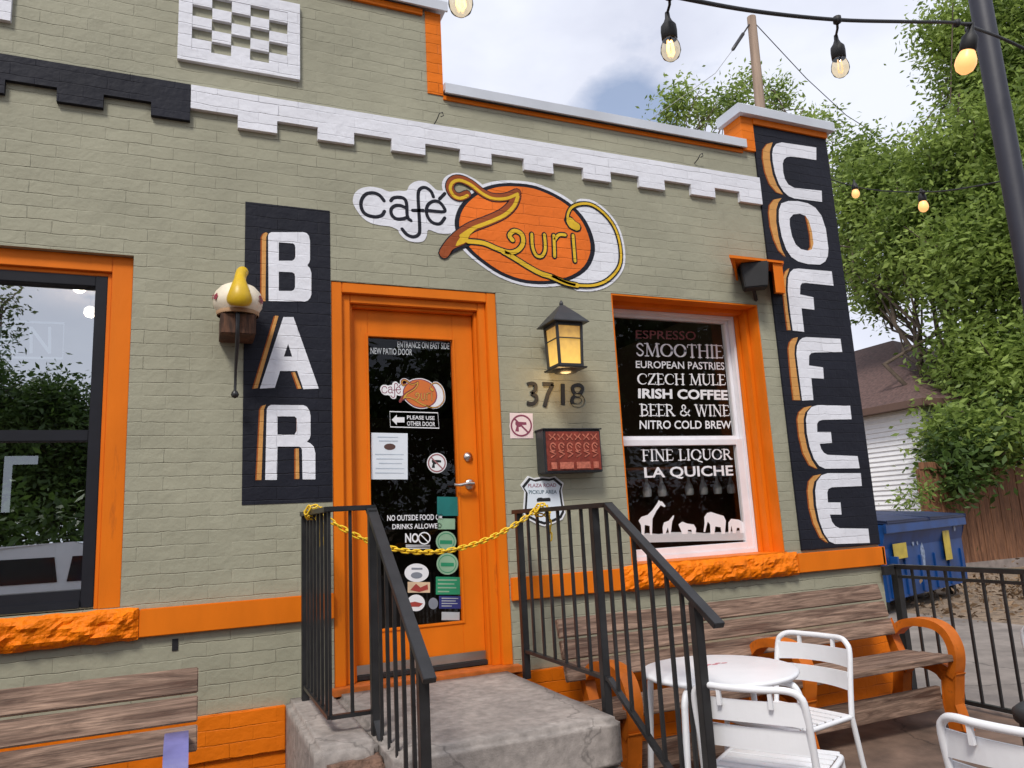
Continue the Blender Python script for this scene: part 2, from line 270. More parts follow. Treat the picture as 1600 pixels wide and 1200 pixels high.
# ------------------------------------------------------------------ mesh helpers
class MB:
    def __init__(s): s.v = []; s.f = []; s.sm = []
    def add(s, vs, fs, smooth=False):
        o = len(s.v); s.v += [tuple(v) for v in vs]; s.f += [tuple(i+o for i in f) for f in fs]; s.sm += [smooth]*len(fs); return s
    def box(s, x0, x1, y0, y1, z0, z1, M=None):
        vs = [Vector((x, y, z)) for x in (x0, x1) for y in (y0, y1) for z in (z0, z1)]
        if M: vs = [M @ v for v in vs]
        return s.add(vs, [(0, 1, 3, 2), (4, 6, 7, 5), (0, 4, 5, 1), (2, 3, 7, 6), (0, 2, 6, 4), (1, 5, 7, 3)])
    def bar(s, a, b, w, h=None, up=(0, 0, 1)):
        a, b = Vector(a), Vector(b); h = h or w; d = (b-a); l = d.length; d.normalize(); u = Vector(up)
        if abs(d.dot(u)) > .98: u = Vector((0, 1, 0))
        x = d.cross(u).normalized(); u = x.cross(d)
        vs = [p + x*sx*w/2 + u*sz*h/2 for p in (a, b) for sx in (-1, 1) for sz in (-1, 1)]
        return s.add(vs, [(0, 1, 3, 2), (4, 6, 7, 5), (0, 4, 5, 1), (2, 3, 7, 6), (0, 2, 6, 4), (1, 5, 7, 3)])
    def tube(s, pts, r, n=10, closed=False, caps=True):
        pts = [Vector(p) for p in pts]; k = len(pts); rs = r if isinstance(r, (list, tuple)) else [r]*k
        ring = []; prev = None
        for i, p in enumerate(pts):
            if closed: d = (pts[(i+1) % k]-pts[i-1])
            else: d = pts[min(i+1, k-1)]-pts[max(i-1, 0)]
            d.normalize()
            if prev is None:
                u = Vector((0, 0, 1)) if abs(d.z) < .9 else Vector((1, 0, 0)); x = d.cross(u).normalized()
            else:
                x = (prev - d*prev.dot(d)); x = x.normalized() if x.length > 1e-6 else d.orthogonal().normalized()
            prev = x; y = d.cross(x)
            ring += [p + (x*math.cos(2*math.pi*j/n) + y*math.sin(2*math.pi*j/n))*rs[i] for j in range(n)]
        fs = []
        for i in range(k if closed else k-1):
            for j in range(n):
                a = i*n+j; b = i*n+(j+1) % n; c = ((i+1) % k)*n+(j+1) % n; d = ((i+1) % k)*n+j; fs.append((a, b, c, d))
        s.add(ring, fs, True)
        if caps and not closed:
            s.add(ring[:n], [tuple(range(n-1, -1, -1))]); s.add(ring[-n:], [tuple(range(n))])
        return s
    def lathe(s, prof, c=(0, 0, 0), n=24, ax='z', squash=1):
        c = Vector(c); vs = []
        for r, h in prof:
            for j in range(n):
                a = 2*math.pi*j/n; p = (r*math.cos(a), r*math.sin(a)*squash, h)
                if ax == 'y': p = (r*math.cos(a), h, r*math.sin(a))
                vs.append(c+Vector(p))
        fs = [(i*n+j, i*n+(j+1) % n, (i+1)*n+(j+1) % n, (i+1)*n+j) for i in range(len(prof)-1) for j in range(n)]
        return s.add(vs, fs, True)
    def prism(s, loop, ax, a0, a1, smooth=False):
        """closed loop of 2-d points extruded along axis: 'x' takes (y,z), 'y' takes (x,z), 'z' takes (x,y)"""
        f = {'x': lambda p, a: (a, p[0], p[1]), 'y': lambda p, a: (p[0], a, p[1]), 'z': lambda p, a: (p[0], p[1], a)}[ax]
        n = len(loop); vs = [f(p, a0) for p in loop]+[f(p, a1) for p in loop]
        s.add(vs, [(i, (i+1) % n, n+(i+1) % n, n+i) for i in range(n)], smooth)
        tr = tessellate_polygon([[Vector((p[0], p[1], 0)) for p in loop]])
        s.add(vs, [tuple(t) for t in tr]+[tuple(i+n for i in t[::-1]) for t in tr]); return s
    def poly(s, loops, y):
        """flat filled outline with holes on the wall plane (x,z)"""
        pts = [p for l in loops for p in l]
        tr = tessellate_polygon([[Vector((p[0], p[1], 0)) for p in l] for l in loops])
        fs = []
        for t in tr:
            a, b, c = (pts[i] for i in t)
            cr_ = (b[0]-a[0])*(c[1]-a[1])-(b[1]-a[1])*(c[0]-a[0]); fs.append(tuple(t) if cr_ > 0 else tuple(t[::-1]))
        return s.add([(p[0], y, p[1]) for p in pts], fs)
    def stroke(s, pts, wd, y, taper=None, closed=False):
        """ribbon of width wd along 2-d points on the wall plane"""
        pts = [Vector((p[0], p[1])) for p in pts]; k = len(pts); ws = wd if isinstance(wd, (list, tuple)) else [wd]*k; Lp, Rp = [], []
        for i, p in enumerate(pts):
            d = (pts[(i+1) % k]-pts[i-1]) if closed else (pts[min(i+1, k-1)]-pts[max(i-1, 0)])
            d.normalize(); nrm = Vector((-d.y, d.x)); Lp.append(p+nrm*ws[i]/2); Rp.append(p-nrm*ws[i]/2)
        vs = [(p.x, y, p.y) for p in Lp]+[(p.x, y, p.y) for p in Rp]
        s.add(vs, [(i, k+i, k+(i+1) % k, (i+1) % k) for i in range(k if closed else k-1)])
        if not closed:
            for p, wdt, flip in ((pts[0], ws[0], 0), (pts[-1], ws[-1], 1)):
                if wdt > 0:
                    c = [(p.x+math.cos(a*math.pi/4)*wdt/2, y-.00002, p.y+math.sin(a*math.pi/4)*wdt/2) for a in range(8)]; s.add(c, [tuple(range(8))])
        return s
    def build(s, name, mat, parent=None, bevel=0, world=False):
        me = bpy.data.meshes.new(name); off = Vector((0, 0, 0))
        if world and parent is not None:
            p = parent
            while p is not None: off += p.location; p = p.parent
        me.from_pydata([tuple(Vector(v)-off) for v in s.v], [], s.f); me.polygons.foreach_set('use_smooth', s.sm); me.update()
        o = bpy.data.objects.new(name, me); col.objects.link(o); o.parent = parent
        if mat is not None: me.materials.append(mat)
        if bevel:
            bm = bmesh.new(); bm.from_mesh(me); bmesh.ops.remove_doubles(bm, verts=bm.verts, dist=1e-5)
            ed = [e for e in bm.edges if len(e.link_faces) == 2 and e.calc_face_angle(0) > .6]
            bmesh.ops.bevel(bm, geom=ed, offset=bevel, segments=2, affect='EDGES', clamp_overlap=True); bm.to_mesh(me); bm.free()
        return o
def smooth2(pts, n=4, closed=False):
    """Catmull-Rom through points"""
    P = [Vector(p) for p in pts]; k = len(P); o = []
    for i in range(k if closed else k-1):
        a, b, c, d = (P[(i+j) % k] for j in (-1, 0, 1, 2)) if closed else (P[max(i-1, 0)], P[i], P[i+1], P[min(i+2, k-1)])
        for j in range(n):
            t = j/n; o.append(.5*((2*b)+(c-a)*t+(2*a-5*b+4*c-d)*t*t+(3*b-a-3*c+d)*t**3))
    if not closed: o.append(P[-1])
    return o
def tag(o, label=None, cat=None, group=None, kind=None):
    for k, v in (('label', label), ('category', cat), ('group', group), ('kind', kind)):
        if v: o[k] = v
    return o
def thing(name, label, cat, loc=(0, 0, 0), rz=0, group=None):
    o = bpy.data.objects.new(name, None); col.objects.link(o); o.location = loc; o.rotation_euler.z = rz; o.empty_display_size = .1
    return tag(o, label, cat, group)
def copy_tree(o, parent=None):
    c = o.copy(); col.objects.link(c); c.parent = parent
    for ch in o.children: copy_tree(ch, c)
    return c
def struct(mb, name, mat, kind='structure'):
    return tag(mb.build(name, mat), kind=kind)
# text on the wall plane, fitted to four pixel corners
def text_loops(txt, bold=0.0):
    cu = bpy.data.curves.new('t', 'FONT'); cu.body = txt; cu.size = 1; cu.offset = bold; cu.resolution_u = 3
    ob = bpy.data.objects.new('t', cu); col.objects.link(ob); dg = bpy.context.evaluated_depsgraph_get(); me = bpy.data.meshes.new_from_object(ob.evaluated_get(dg))
    vs = [v.co.copy() for v in me.vertices]; fs = [tuple(p.vertices) for p in me.polygons]
    bpy.data.objects.remove(ob); bpy.data.curves.remove(cu); bpy.data.meshes.remove(me)
    x0 = min(v.x for v in vs); x1 = max(v.x for v in vs); y0 = min(v.y for v in vs); y1 = max(v.y for v in vs)
    return [((v.x-x0)/(x1-x0), (v.y-y0)/max(y1-y0, 1e-6)) for v in vs], fs
def quad_map(q, y):
    """unit square -> wall plane through pixel corners TL,TR,BR,BL"""
    A, B, C, D = (Vector(WZ(*p, y)) for p in q)
    return lambda u, v: (D*(1-u)+C*u)*(1-v)+(A*(1-u)+B*u)*v
def text_on(mb, txt, q, y, bold=0.0):
    f = quad_map(q, y); vs, fs = text_loops(txt, bold); P = [f(u, v) for u, v in vs]
    out = []
    for t in fs:
        a, b, c = (P[i] for i in t[:3]); out.append(t if (b.x-a.x)*(c.y-a.y)-(b.y-a.y)*(c.x-a.x) > 0 else t[::-1])
    mb.add([(p.x, y, p.y) for p in P], out); return mb
# serif capitals: polylines in a unit box (x 0..w, y 0..1) with thick / thin strokes
def arc(cx, cy, rx, ry, a0, a1, n=10): return [(cx+rx*math.cos(R(a0+(a1-a0)*i/n)), cy+ry*math.sin(R(a0+(a1-a0)*i/n))) for i in range(n+1)]
TK, TN = .13, .055
SER = {
 'I': (.36, [([(.18, 0), (.18, 1)], TK)], [(.18, 0), (.18, 1)]),
 'H': (.86, [([(.16, 0), (.16, 1)], TK), ([(.70, 0), (.70, 1)], TK), ([(.16, .52), (.70, .52)], TN)], [(.16, 0), (.16, 1), (.70, 0), (.70, 1)]),
 'E': (.66, [([(.16, 0), (.16, 1)], TK), ([(.16, .975), (.56, .975), (.58, .8)], TN), ([(.16, .52), (.46, .52)], TN), ([(.16, .025), (.58, .025), (.62, .22)], TN)], [(.10, 0), (.10, 1)]),
 'F': (.62, [([(.16, 0), (.16, 1)], TK), ([(.16, .975), (.54, .975), (.56, .8)], TN), ([(.16, .5), (.46, .5)], TN)], [(.16, 0), (.10, 1)]),
 'L': (.62, [([(.16, 0), (.16, 1)], TK), ([(.16, .025), (.54, .025), (.58, .24)], TN)], [(.10, 0), (.16, 1)]),
 'T': (.74, [([(.37, 0), (.37, 1)], TK), ([(.05, .78), (.07, .975), (.67, .975), (.69, .78)], TN)], [(.37, 0)]),
 'O': (.92, [(arc(.46, .5, .37, .48, 0, 360, 24), 'o')], []),
 'Q': (.92, [(arc(.46, .5, .37, .48, 0, 360, 24), 'o'), ([(.46, .06), (.62, -.1), (.92, -.22)], .08)], []),
 'C': (.82, [(arc(.47, .5, .38, .48, 45, 315, 20), 'c'), ([(.74, .84), (.76, .68)], TN)], []),
 'S': (.60, [(smooth2([(.50, .82), (.40, .96), (.24, .96), (.12, .80), (.20, .62), (.38, .46), (.50, .28), (.40, .06), (.22, .03), (.09, .2)], 4), .09)], []),
 'M': (1.02, [([(.14, 0), (.18, 1)], TN), ([(.18, 1), (.50, .05)], TK), ([(.50, .05), (.82, 1)], TN), ([(.82, 1), (.88, 0)], TK)], [(.14, 0), (.88, 0), (.13, 1), (.87, 1)]),
 'Z': (.72, [([(.10, .8), (.12, .975), (.62, .975)], TN), ([(.60, .97), (.10, .03)], TK), ([(.10, .025), (.62, .025), (.66, .22)], TN)], []),
 'U': (.82, [([(.16, 1), (.16, .32)]+arc(.41, .32, .25, .3, 180, 270, 6), TK), (arc(.41, .32, .27, .3, 270, 360, 6)+[(.68, 1)], TN)], [(.16, 1), (.68, 1)]),
 'B': (.70, [([(.16, 0), (.16, 1)], TK), ([(.16, .975), (.38, .975)]+arc(.36, .755, .19, .22, 80, -90, 8)+[(.16, .535)], .075), ([(.16, .52), (.40, .52)]+arc(.38, .275, .24, .25, 80, -90, 8)+[(.16, .025)], .085)], [(.10, 0), (.10, 1)]),
 'R': (.78, [([(.16, 0), (.16, 1)], TK), ([(.16, .975), (.36, .975)]+arc(.36, .74, .22, .235, 80, -90, 8)+[(.16, .505)], .08), ([(.36, .5), (.70, .02)], TK)], [(.16, 0), (.10, 1), (.70, .02)]),
 'W': (1.14, [([(.10, 1), (.36, 0)], TK), ([(.36, 0), (.57, .95)], TN), ([(.57, .95), (.80, 0)], TK), ([(.80, 0), (1.04, 1)], TN)], [(.10, 1), (.57, 1), (1.04, 1)]),
 'N': (.86, [([(.16, 0), (.16, 1)], TN), ([(.14, 1), (.70, 0)], TK), ([(.70, 0), (.70, 1)], TN)], [(.16, 0), (.12, 1), (.70, 1)]),
 '&': (.90, [(smooth2([(.84, .5), (.62, .16), (.40, .02), (.14, .1), (.12, .34), (.34, .52), (.52, .72), (.46, .94), (.30, .94), (.24, .74), (.44, .42), (.84, .02)], 3), .09)], []),
 ' ': (.40, [], []),
}
def serif_on(mb, txt, q, y):
    f = quad_map(q, y); tot = sum(SER[c][0] for c in txt); x = 0
    A, B, C, D = (Vector(WZ(*p, y)) for p in q); H = (A-D).length; asp = (B-A).length/tot   # metres per unit width
    k = 0
    for ch in txt:
        wd, st, se = SER[ch]
        for pl, t in st:
            k += 1; pts = [f((x+p[0])/tot, p[1]) for p in pl]; n = len(pts)
            if t == 'o': ws = [(.05+.10*abs(math.cos(2*math.pi*i/(n-1))))*asp for i in range(n)]
            elif t == 'c': ws = [(.045+.10*max(0, -math.cos(R(45+270*i/(n-1)))))*asp for i in range(n)]
            else: ws = [t*asp]*n
            mb.stroke(pts, ws, y-.00004*(k % 3))
        for sx, sy in se:
            a, b = f((x+sx-.13)/tot, sy), f((x+sx+.13)/tot, sy); k += 1; mb.stroke([a, b], .05*asp, y-.00004*(k % 3)-.00001)
        x += wd
    return mb
def crop(s, ox, oy): return lambda p: (ox+p[0]/s, oy+p[1]/s)
def wl(pts, c, y=0): return [WZ(*c(p), y) for p in pts]

# ================================================================== SETTING: ground
MB_ = MB
def sheet(name, x0, x1, y0, y1, z, mt, kind='structure'):
    return struct(MB().add([(x0, y0, z), (x1, y0, z), (x1, y1, z), (x0, y1, z)], [(0, 1, 2, 3)]), name, mt, kind)
struct(MB().add([(-400, -6.3, -.012), (400, -6.3, -.012), (400, 400, -.012), (-400, 400, -.012), (-400, -400, -.16), (400, -400, -.16), (400, -6.3, -.16), (-400, -6.3, -.16)], [(0, 1, 2, 3), (4, 5, 6, 7)]), 'ground', DIRT)
sheet('patio', -12, 4.85, -6.2, .3, 0, PATIO)
sheet('alley', 4.85, 8.25, -6.2, 40, -.004, WALK)
sheet('road', -300, 300, -18.5, -6.35, -.15, ASPHALT)
struct(MB().box(-300, 300, -6.35, -6.2, -.17, .004), 'kerb', CONCRETE)

# ================================================================== CAFE BUILDING
Z = lambda r: r+EYE            # heights measured from eye level
XL, XR = -6.0, 4.645; ZLOW = Z(2.655); ZHIGH = Z(3.23); XSTEP = 1.425
LANDZ = Z(-.82)
def crack(m, sc=1.6, w=.012, dark=.45):
    t = m.node_tree; b = t.nodes['Principled BSDF']; src = b.inputs['Base Color'].links[0].from_socket; g = nd(t, 'ShaderNodeNewGeometry')
    nz = nd(t, 'ShaderNodeTexNoise'); nz.inputs['Scale'].default_value = 4; nz.inputs['Detail'].default_value = 6; t.links.new(g.outputs['Position'], nz.inputs['Vector'])
    ad = nd(t, 'ShaderNodeMix', data_type='RGBA', blend_type='ADD'); ad.inputs['Factor'].default_value = .35; t.links.new(g.outputs['Position'], ad.inputs[6]); t.links.new(nz.outputs['Color'], ad.inputs[7])
    vo = nd(t, 'ShaderNodeTexVoronoi', feature='DISTANCE_TO_EDGE'); vo.inputs['Scale'].default_value = sc; t.links.new(ad.outputs[2], vo.inputs['Vector'])
    r = nd(t, 'ShaderNodeMapRange'); r.inputs[1].default_value = 0; r.inputs[2].default_value = w; r.inputs[3].default_value = dark; r.inputs[4].default_value = 1; t.links.new(vo.outputs['Distance'], r.inputs[0])
    st_ = nd(t, 'ShaderNodeTexNoise'); st_.inputs['Scale'].default_value = 3.1; st_.inputs['Detail'].default_value = 9; st_.inputs['Roughness'].default_value = .65; t.links.new(g.outputs['Position'], st_.inputs['Vector'])
    sr = nd(t, 'ShaderNodeMapRange'); sr.inputs[1].default_value = .40; sr.inputs[2].default_value = .62; sr.inputs[3].default_value = .78; sr.inputs[4].default_value = 1.08; t.links.new(st_.outputs['Fac'], sr.inputs[0])
    mu = nd(t, 'ShaderNodeMath', operation='MULTIPLY'); t.links.new(r.outputs[0], mu.inputs[0]); t.links.new(sr.outputs[0], mu.inputs[1])
    x = nd(t, 'ShaderNodeMix', data_type='RGBA', blend_type='MULTIPLY'); x.inputs['Factor'].default_value = 1; t.links.new(src, x.inputs[6]); t.links.new(mu.outputs[0], x.inputs[7]); t.links.new(x.outputs[2], b.inputs['Base Color'])
crack(CONCRETE, .9, .006, .6); crack(PATIO, .7, .008); crack(WALK, .5, .01)
OPEN = [(-3.0, -.285, Z(-.315), Z(1.44)), (.716, 1.72, LANDZ-.02, Z(1.385)), (2.545, 3.770, Z(-.31), Z(1.445))]
cafe = thing('cafe_building', 'sage green painted brick cafe with orange trim and stepped white capped parapet', 'building', (0, 0, 0))
def wall_mesh():
    b = MB(); xs = sorted({XL, XR, XSTEP, *[o[0] for o in OPEN], *[o[1] for o in OPEN]}); zs = sorted({-.1, ZLOW, ZHIGH, *[o[2] for o in OPEN], *[o[3] for o in OPEN]})
    for i in range(len(xs)-1):
        for j in range(len(zs)-1):
            cx, cz = (xs[i]+xs[i+1])/2, (zs[j]+zs[j+1])/2
            if any(o[0] < cx < o[1] and o[2] < cz < o[3] for o in OPEN): continue
            if cz > ZLOW and cx > XSTEP: continue
            b.add([(xs[i], 0, zs[j]), (xs[i+1], 0, zs[j]), (xs[i+1], 0, zs[j+1]), (xs[i], 0, zs[j+1])], [(0, 1, 2, 3)])
    for x0, x1, z0, z1 in OPEN:                       # reveals
        D = .3
        b.add([(x0, 0, z0), (x0, 0, z1), (x0, D, z1), (x0, D, z0)], [(0, 1, 2, 3)]); b.add([(x1, 0, z0), (x1, D, z0), (x1, D, z1), (x1, 0, z1)], [(0, 1, 2, 3)])
        b.add([(x0, 0, z1), (x1, 0, z1), (x1, D, z1), (x0, D, z1)], [(0, 1, 2, 3)]); b.add([(x0, 0, z0), (x0, D, z0), (x1, D, z0), (x1, 0, z0)], [(0, 1, 2, 3)])
    b.add([(XSTEP, 0, ZLOW), (XSTEP, .3, ZLOW), (XSTEP, .3, ZHIGH), (XSTEP, 0, ZHIGH)], [(0, 1, 2, 3)])
    b.add([(XR, 0, -.1), (XR, 9, -.1), (XR, 9, ZLOW), (XR, 0, ZLOW)], [(0, 1, 2, 3)]); b.add([(XL, 0, -.1), (XL, 0, ZHIGH), (XL, 9, ZHIGH), (XL, 9, -.1)], [(0, 1, 2, 3)])
    ox0, ox1, oz0, oz1 = on_y(6, 712, 8.95).x, on_y(60, 712, 8.95).x, on_y(30, 800, 8.95).z, on_y(30, 712, 8.95).z
    for xa, xb, za, zb in ((XL, ox0, -.1, ZLOW), (ox1, XR, -.1, ZLOW), (ox0, ox1, -.1, oz0), (ox0, ox1, oz1, ZLOW)): b.add([(xa, 9, za), (xa, 9, zb), (xb, 9, zb), (xb, 9, za)], [(0, 1, 2, 3)])
    b.add([(XL, .3, ZLOW-.4), (XR, .3, ZLOW-.4), (XR, 9, ZLOW-.4), (XL, 9, ZLOW-.4)], [(0, 1, 2, 3)])
    b.add([(XL, .3, ZLOW-.4), (XL, .3, ZHIGH), (XSTEP, .3, ZHIGH), (XSTEP, .3, ZLOW-.4)], [(0, 1, 2, 3)])
    b.add([(XSTEP, .3, ZLOW-.4), (XSTEP, .3, ZLOW), (XR, .3, ZLOW), (XR, .3, ZLOW-.4)], [(0, 1, 2, 3)])
    return b
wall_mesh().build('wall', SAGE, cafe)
# dim room behind the glass
b = MB(); X0, X1, Y0, Y1, ZF, ZC = XL+.05, XR-.05, .301, 8.95, LANDZ, Z(1.9)
b.add([(X0, Y0, ZF), (X1, Y0, ZF), (X1, Y1, ZF), (X0, Y1, ZF)], [(0, 1, 2, 3)]); b.add([(X0, Y0, ZC), (X0, Y1, ZC), (X1, Y1, ZC), (X1, Y0, ZC)], [(0, 1, 2, 3)])
wx0, wx1, wz0, wz1 = on_y(6, 712, 8.95).x, on_y(60, 712, 8.95).x, on_y(30, 800, 8.95).z, on_y(30, 712, 8.95).z      # a far window in the rear wall
for (xa, xb, za, zb) in ((X0, wx0, ZF, ZC), (wx1, X1, ZF, ZC), (wx0, wx1, ZF, wz0), (wx0, wx1, wz1, ZC)):
    b.add([(xa, Y1, za), (xb, Y1, za), (xb, Y1, zb), (xa, Y1, zb)], [(0, 1, 2, 3)])
b.add([(X0, Y0, ZF), (X0, Y1, ZF), (X0, Y1, ZC), (X0, Y0, ZC)], [(0, 1, 2, 3)]); b.add([(X1, Y0, ZF), (X1, Y0, ZC), (X1, Y1, ZC), (X1, Y1, ZF)], [(0, 1, 2, 3)])
b.build('interior_room', DARK, cafe)
p0, p1 = on_y(22, 727, 8.6), on_y(75, 850, 8.6); MB().box(p0.x, p1.x+.1, 8.5, 8.6, ZF, p0.z).build('rear_window_blocker', DARK, cafe)  # dark panel added to block part of the bright far window
# copings
def coping(x0, x1, zb, zt, y0=-.05, y1=.36):
    return MB().prism([(y0, zb), (y0, zb+.065), (y0+.02, zt), (y1, zt), (y1, zb), (y1-.02, zb), (y1-.02, zb+.03), (y0+.015, zb+.03), (y0+.015, zb)], 'x', x0, x1)
coping(XSTEP+.004, 3.80, Z(2.66), Z(2.735)).build('parapet_coping', COPING, cafe)
coping(XL-.05, XSTEP+.04, Z(3.235), Z(3.335)).build('parapet_coping', COPING, cafe)
MB().box(XSTEP+.002, 3.79, -.012, -.001, Z(2.632), Z(2.659)).build('orange_course', OR_B, cafe)
MB().box(XL, XSTEP-.12, -.02, -.001, Z(3.195), Z(3.234)).build('orange_course', OR_B, cafe)
# orange painted brick edge of the raised parapet
MB().box(1.325, XSTEP+.003, -.006, .30, Z(2.66), Z(3.234)).build('orange_quoin', OR_B, cafe)
# pier at the right-hand corner
PT = Z(2.93)
MB().box(3.908, XR+.004, -.012, .17, Z(-.31), PT).box(3.80, 3.908, .001, .17, ZLOW-.3, PT).build('corner_pier', BK_B, cafe)
MB().box(3.79, 3.905, -.022, .175, Z(2.655), PT-.001).build('orange_quoin', OR_B, cafe)
MB().box(3.905, XR+.006, -.030, .178, PT-.05, PT-.002).build('orange_course', OR_B, cafe)
MB().prism([(-.07, PT), (-.07, PT+.070), (-.06, PT+.080), (.20, PT+.080), (.20, PT)], 'x', 3.748, XR+.055).build('pier_coping', COPING, cafe)
# corbelled band with dentils: black to the left, white to the right
xs0 = -.035; bt, bb, db = Z(2.439), Z(2.30), Z(2.225)
def band(x0, x1, dents, name, mt):
    b = MB(); loop = [(x0, bt), (x0, bb)]
    for a, c in dents:
        a, c = max(a, x0), min(c, x1)
        loop += [(a, bb), (a, db), (c, db), (c, bb)]
    loop += [(x1, bb), (x1, bt)]
    lp = []
    for p in loop:
        if not lp or (abs(p[0]-lp[-1][0])+abs(p[1]-lp[-1][1]) > 1e-4): lp.append(p)
    b.prism(lp, 'y', -.028, 0); return b.build(name, mt, cafe)
dn = [(.208+.4363*i, .418+.4363*i) for i in range(9)]
band(xs0, 3.905, dn, 'dentil_band', WH_B)['label'] = 'white part of the dentil band'
band(XL, xs0-.002, [(-.229-.4363*i, max(-.229-.4363*i+.211, 0) if i < 0 else -.229-.4363*i+.211) for i in range(12)][::-1], 'dentil_band', BK_B)['label'] = 'black part of the dentil band'
# checkerboard brick panels up on the raised parapet
def checker(x0, x1, z0, z1):
    b = MB(); t = .07; y = -.026
    b.box(x0, x1, y, 0, z0, z0+t); b.box(x0, x1, y, 0, z1-t, z1); b.box(x0, x0+t, y, 0, z0+t, z1-t); b.box(x1-t, x1, y, 0, z0+t, z1-t)
    nx, nz = 5, 5; w_, h_ = (x1-x0-2*t)/nx, (z1-z0-2*t)/nz
    for i in range(nx):
        for j in range(nz):
            if (i+j) % 2 == 0: b.box(x0+t+i*w_+.001, x0+t+(i+1)*w_-.001, y+.002, 0, z0+t+j*h_+.001, z0+t+(j+1)*h_-.001)
    return b.build('checker_panel', WH_B, cafe)
checker(-.109, .545, Z(2.585), Z(3.075)); checker(-1.56, -.888, Z(2.63), Z(3.12))
# belt course: flat orange band and rock-faced sills
def flat_band(x0, x1, z0, z1, d=.032): return MB().box(x0, x1, -d, 0, z0, z1)
zb0, zb1 = Z(-.456), Z(-.327)
for x0, x1 in ((-.2, .714), (1.722, 2.46), (3.845, 4.66)): flat_band(x0, x1, zb0, zb1).build('belt_course', ORANGE, cafe, .004)
MB().box(4.64, 4.665, -.032, 1.5, zb0, zb1).build('belt_course', ORANGE, cafe)
def rock(x0, x1, z0, z1, d=.055):
    nx, nz = int((x1-x0)/.022), 9; g = []
    for j in range(nz+1):
        for i in range(nx+1):
            u, v = i/nx, j/nz; e = min(1, min(v, 1-v)*4.0, min(u, 1-u)*nx/3)
            p = Vector((x0+(x1-x0)*u, 0, z0+(z1-z0)*v)); h = noise.fractal(p*13+Vector((3, 7, 1)), 1, 2, 4)*.022 + abs(noise.noise(p*26))*.018
            g.append((p.x, -(d*.55 + e**.5*(d*.45+h)), p.z + (noise.noise(p*20)*.008 if j in (0, nz) else 0)))
    b = MB(); b.add(g, [(j*(nx+1)+i, j*(nx+1)+i+1, (j+1)*(nx+1)+i+1, (j+1)*(nx+1)+i) for j in range(nz) for i in range(nx)], False)
    b.box(x0, x1, -d*.5, .02, z0+.008, z1-.012); return b
rock(-3.1, -.202, zb0-.01, Z(-.315)).build('rock_faced_sill', ORANGE_ROUGH, cafe); rock(2.462, 3.843, zb0-.01, Z(-.315)).build('rock_faced_sill', ORANGE_ROUGH, cafe)
MB().box(2.545, 3.77, -.02, .25, Z(-.33), Z(-.309)).build('window_stool', ORANGE, cafe)
# orange water table at the foot of the wall
for x0, x1 in ((XL, .47), (1.66, 4.66)):
    b = MB().box(x0, x1, -.034, 0, Z(-1.056), Z(-.848)); b.build('water_table', OR_B, cafe, .004)
    MB().box(x0, x1, -.018, 0, -.02, Z(-1.058)).build('water_table', OR_B, cafe)
# little spall hole under the belt course
MB().box(-.055, -.028, -.004, .01, Z(-.535), Z(-.48)).build('vent_hole', INK, cafe)

# ---- left window: orange trim, black frame
lw = MB(); x0, x1, z0, z1 = OPEN[0]; yt = .035
lw.box(x1-.098, x1-.001, yt, yt+.05, z0, z1-.0005); lw.box(x0, x1-.098, yt+.001, yt+.051, z1-.085, z1-.001)
lw.box(x1-.118, x1-.098, yt+.022, yt+.06, z0, z1-.085); lw.box(x0, x1-.118, yt+.022, yt+.06, z1-.105, z1-.085)
lwin = lw.build('window', ORANGE, cafe, .003); lwin['label'] = 'wide black framed window in orange trim'
xa, za = x1-.118, z1-.105; fr = MB()
fr.box(xa-.055, xa, .055, .14, z0+.01, za); fr.box(x0, xa-.055, .056, .141, za-.055, za); fr.box(x0, xa-.055, .056, .141, z0+.01, z0+.095)
fr.box(x0, xa-.056, .07, .135, Z(.49), Z(.545)); fr.box(x0, xa-.057, .045, .08, z0+.01, z0+.045)
fr.build('sash_frame', BLACK_FRAME, lwin, .003)
MB().add([(x0, .10, Z(.545)), (xa-.055, .10, Z(.545)), (xa-.055, .10, za-.055), (x0, .10, za-.055)], [(0, 1, 2, 3)]).build('pane', GLASS_TINT, lwin)
MB().add([(x0, .105, z0+.09), (xa-.055, .105, z0+.09), (xa-.055, .105, Z(.49)), (x0, .105, Z(.49))], [(0, 1, 2, 3)]).build('pane', GLASS_TINT, lwin)

# ---- right window: deep orange reveal, white double-hung sash
x0, x1, z0, z1 = OPEN[2]; yw = .20
rw = MB()
rw.box(x1-.012, x1-.0005, .002, yw, z0, z1-.012); rw.box(x0+.0005, x0+.012, .002, yw, z0, z1-.012); rw.box(x0+.0005, x1-.0005, .002, yw, z1-.012, z1-.0005)
rw.box(x1-.040, x1-.012, yw-.10, yw, z0, z1-.012); rw.box(x1-.060, x1-.040, yw-.03, yw, z0, z1-.03); rw.box(x0+.012, x1-.04, yw-.08, yw, z1-.04, z1-.012)
rwin = rw.build('window', ORANGE, cafe, .002); rwin['label'] = 'white double hung window in a deep orange reveal'
def box_frame(b, xa, xb, za, zb, l, r_, bot, top, y0, y1):
    b.box(xa, xa+l, y0, y1, za, zb); b.box(xb-r_, xb, y0, y1, za, zb); b.box(xa+l, xb-r_, y0+.0005, y1, za, za+bot); b.box(xa+l, xb-r_, y0+.0005, y1, zb-top, zb); return b
xa, xb = x0+.012, x1-.060; zm = on_y(1075, 688, .24).z
fr = MB(); box_frame(fr, xa, xb, z0, z1-.04, .035, .022, .03, .022, yw, yw+.05)
fr.build('window_frame', WHITE_WOOD, rwin, .002)
fr = box_frame(MB(), xa+.035, xb-.022, zm-.02, z1-.062, .028, .028, .052, .02, yw+.045, yw+.085); fr.build('upper_sash', WHITE_WOOD, rwin, .002)
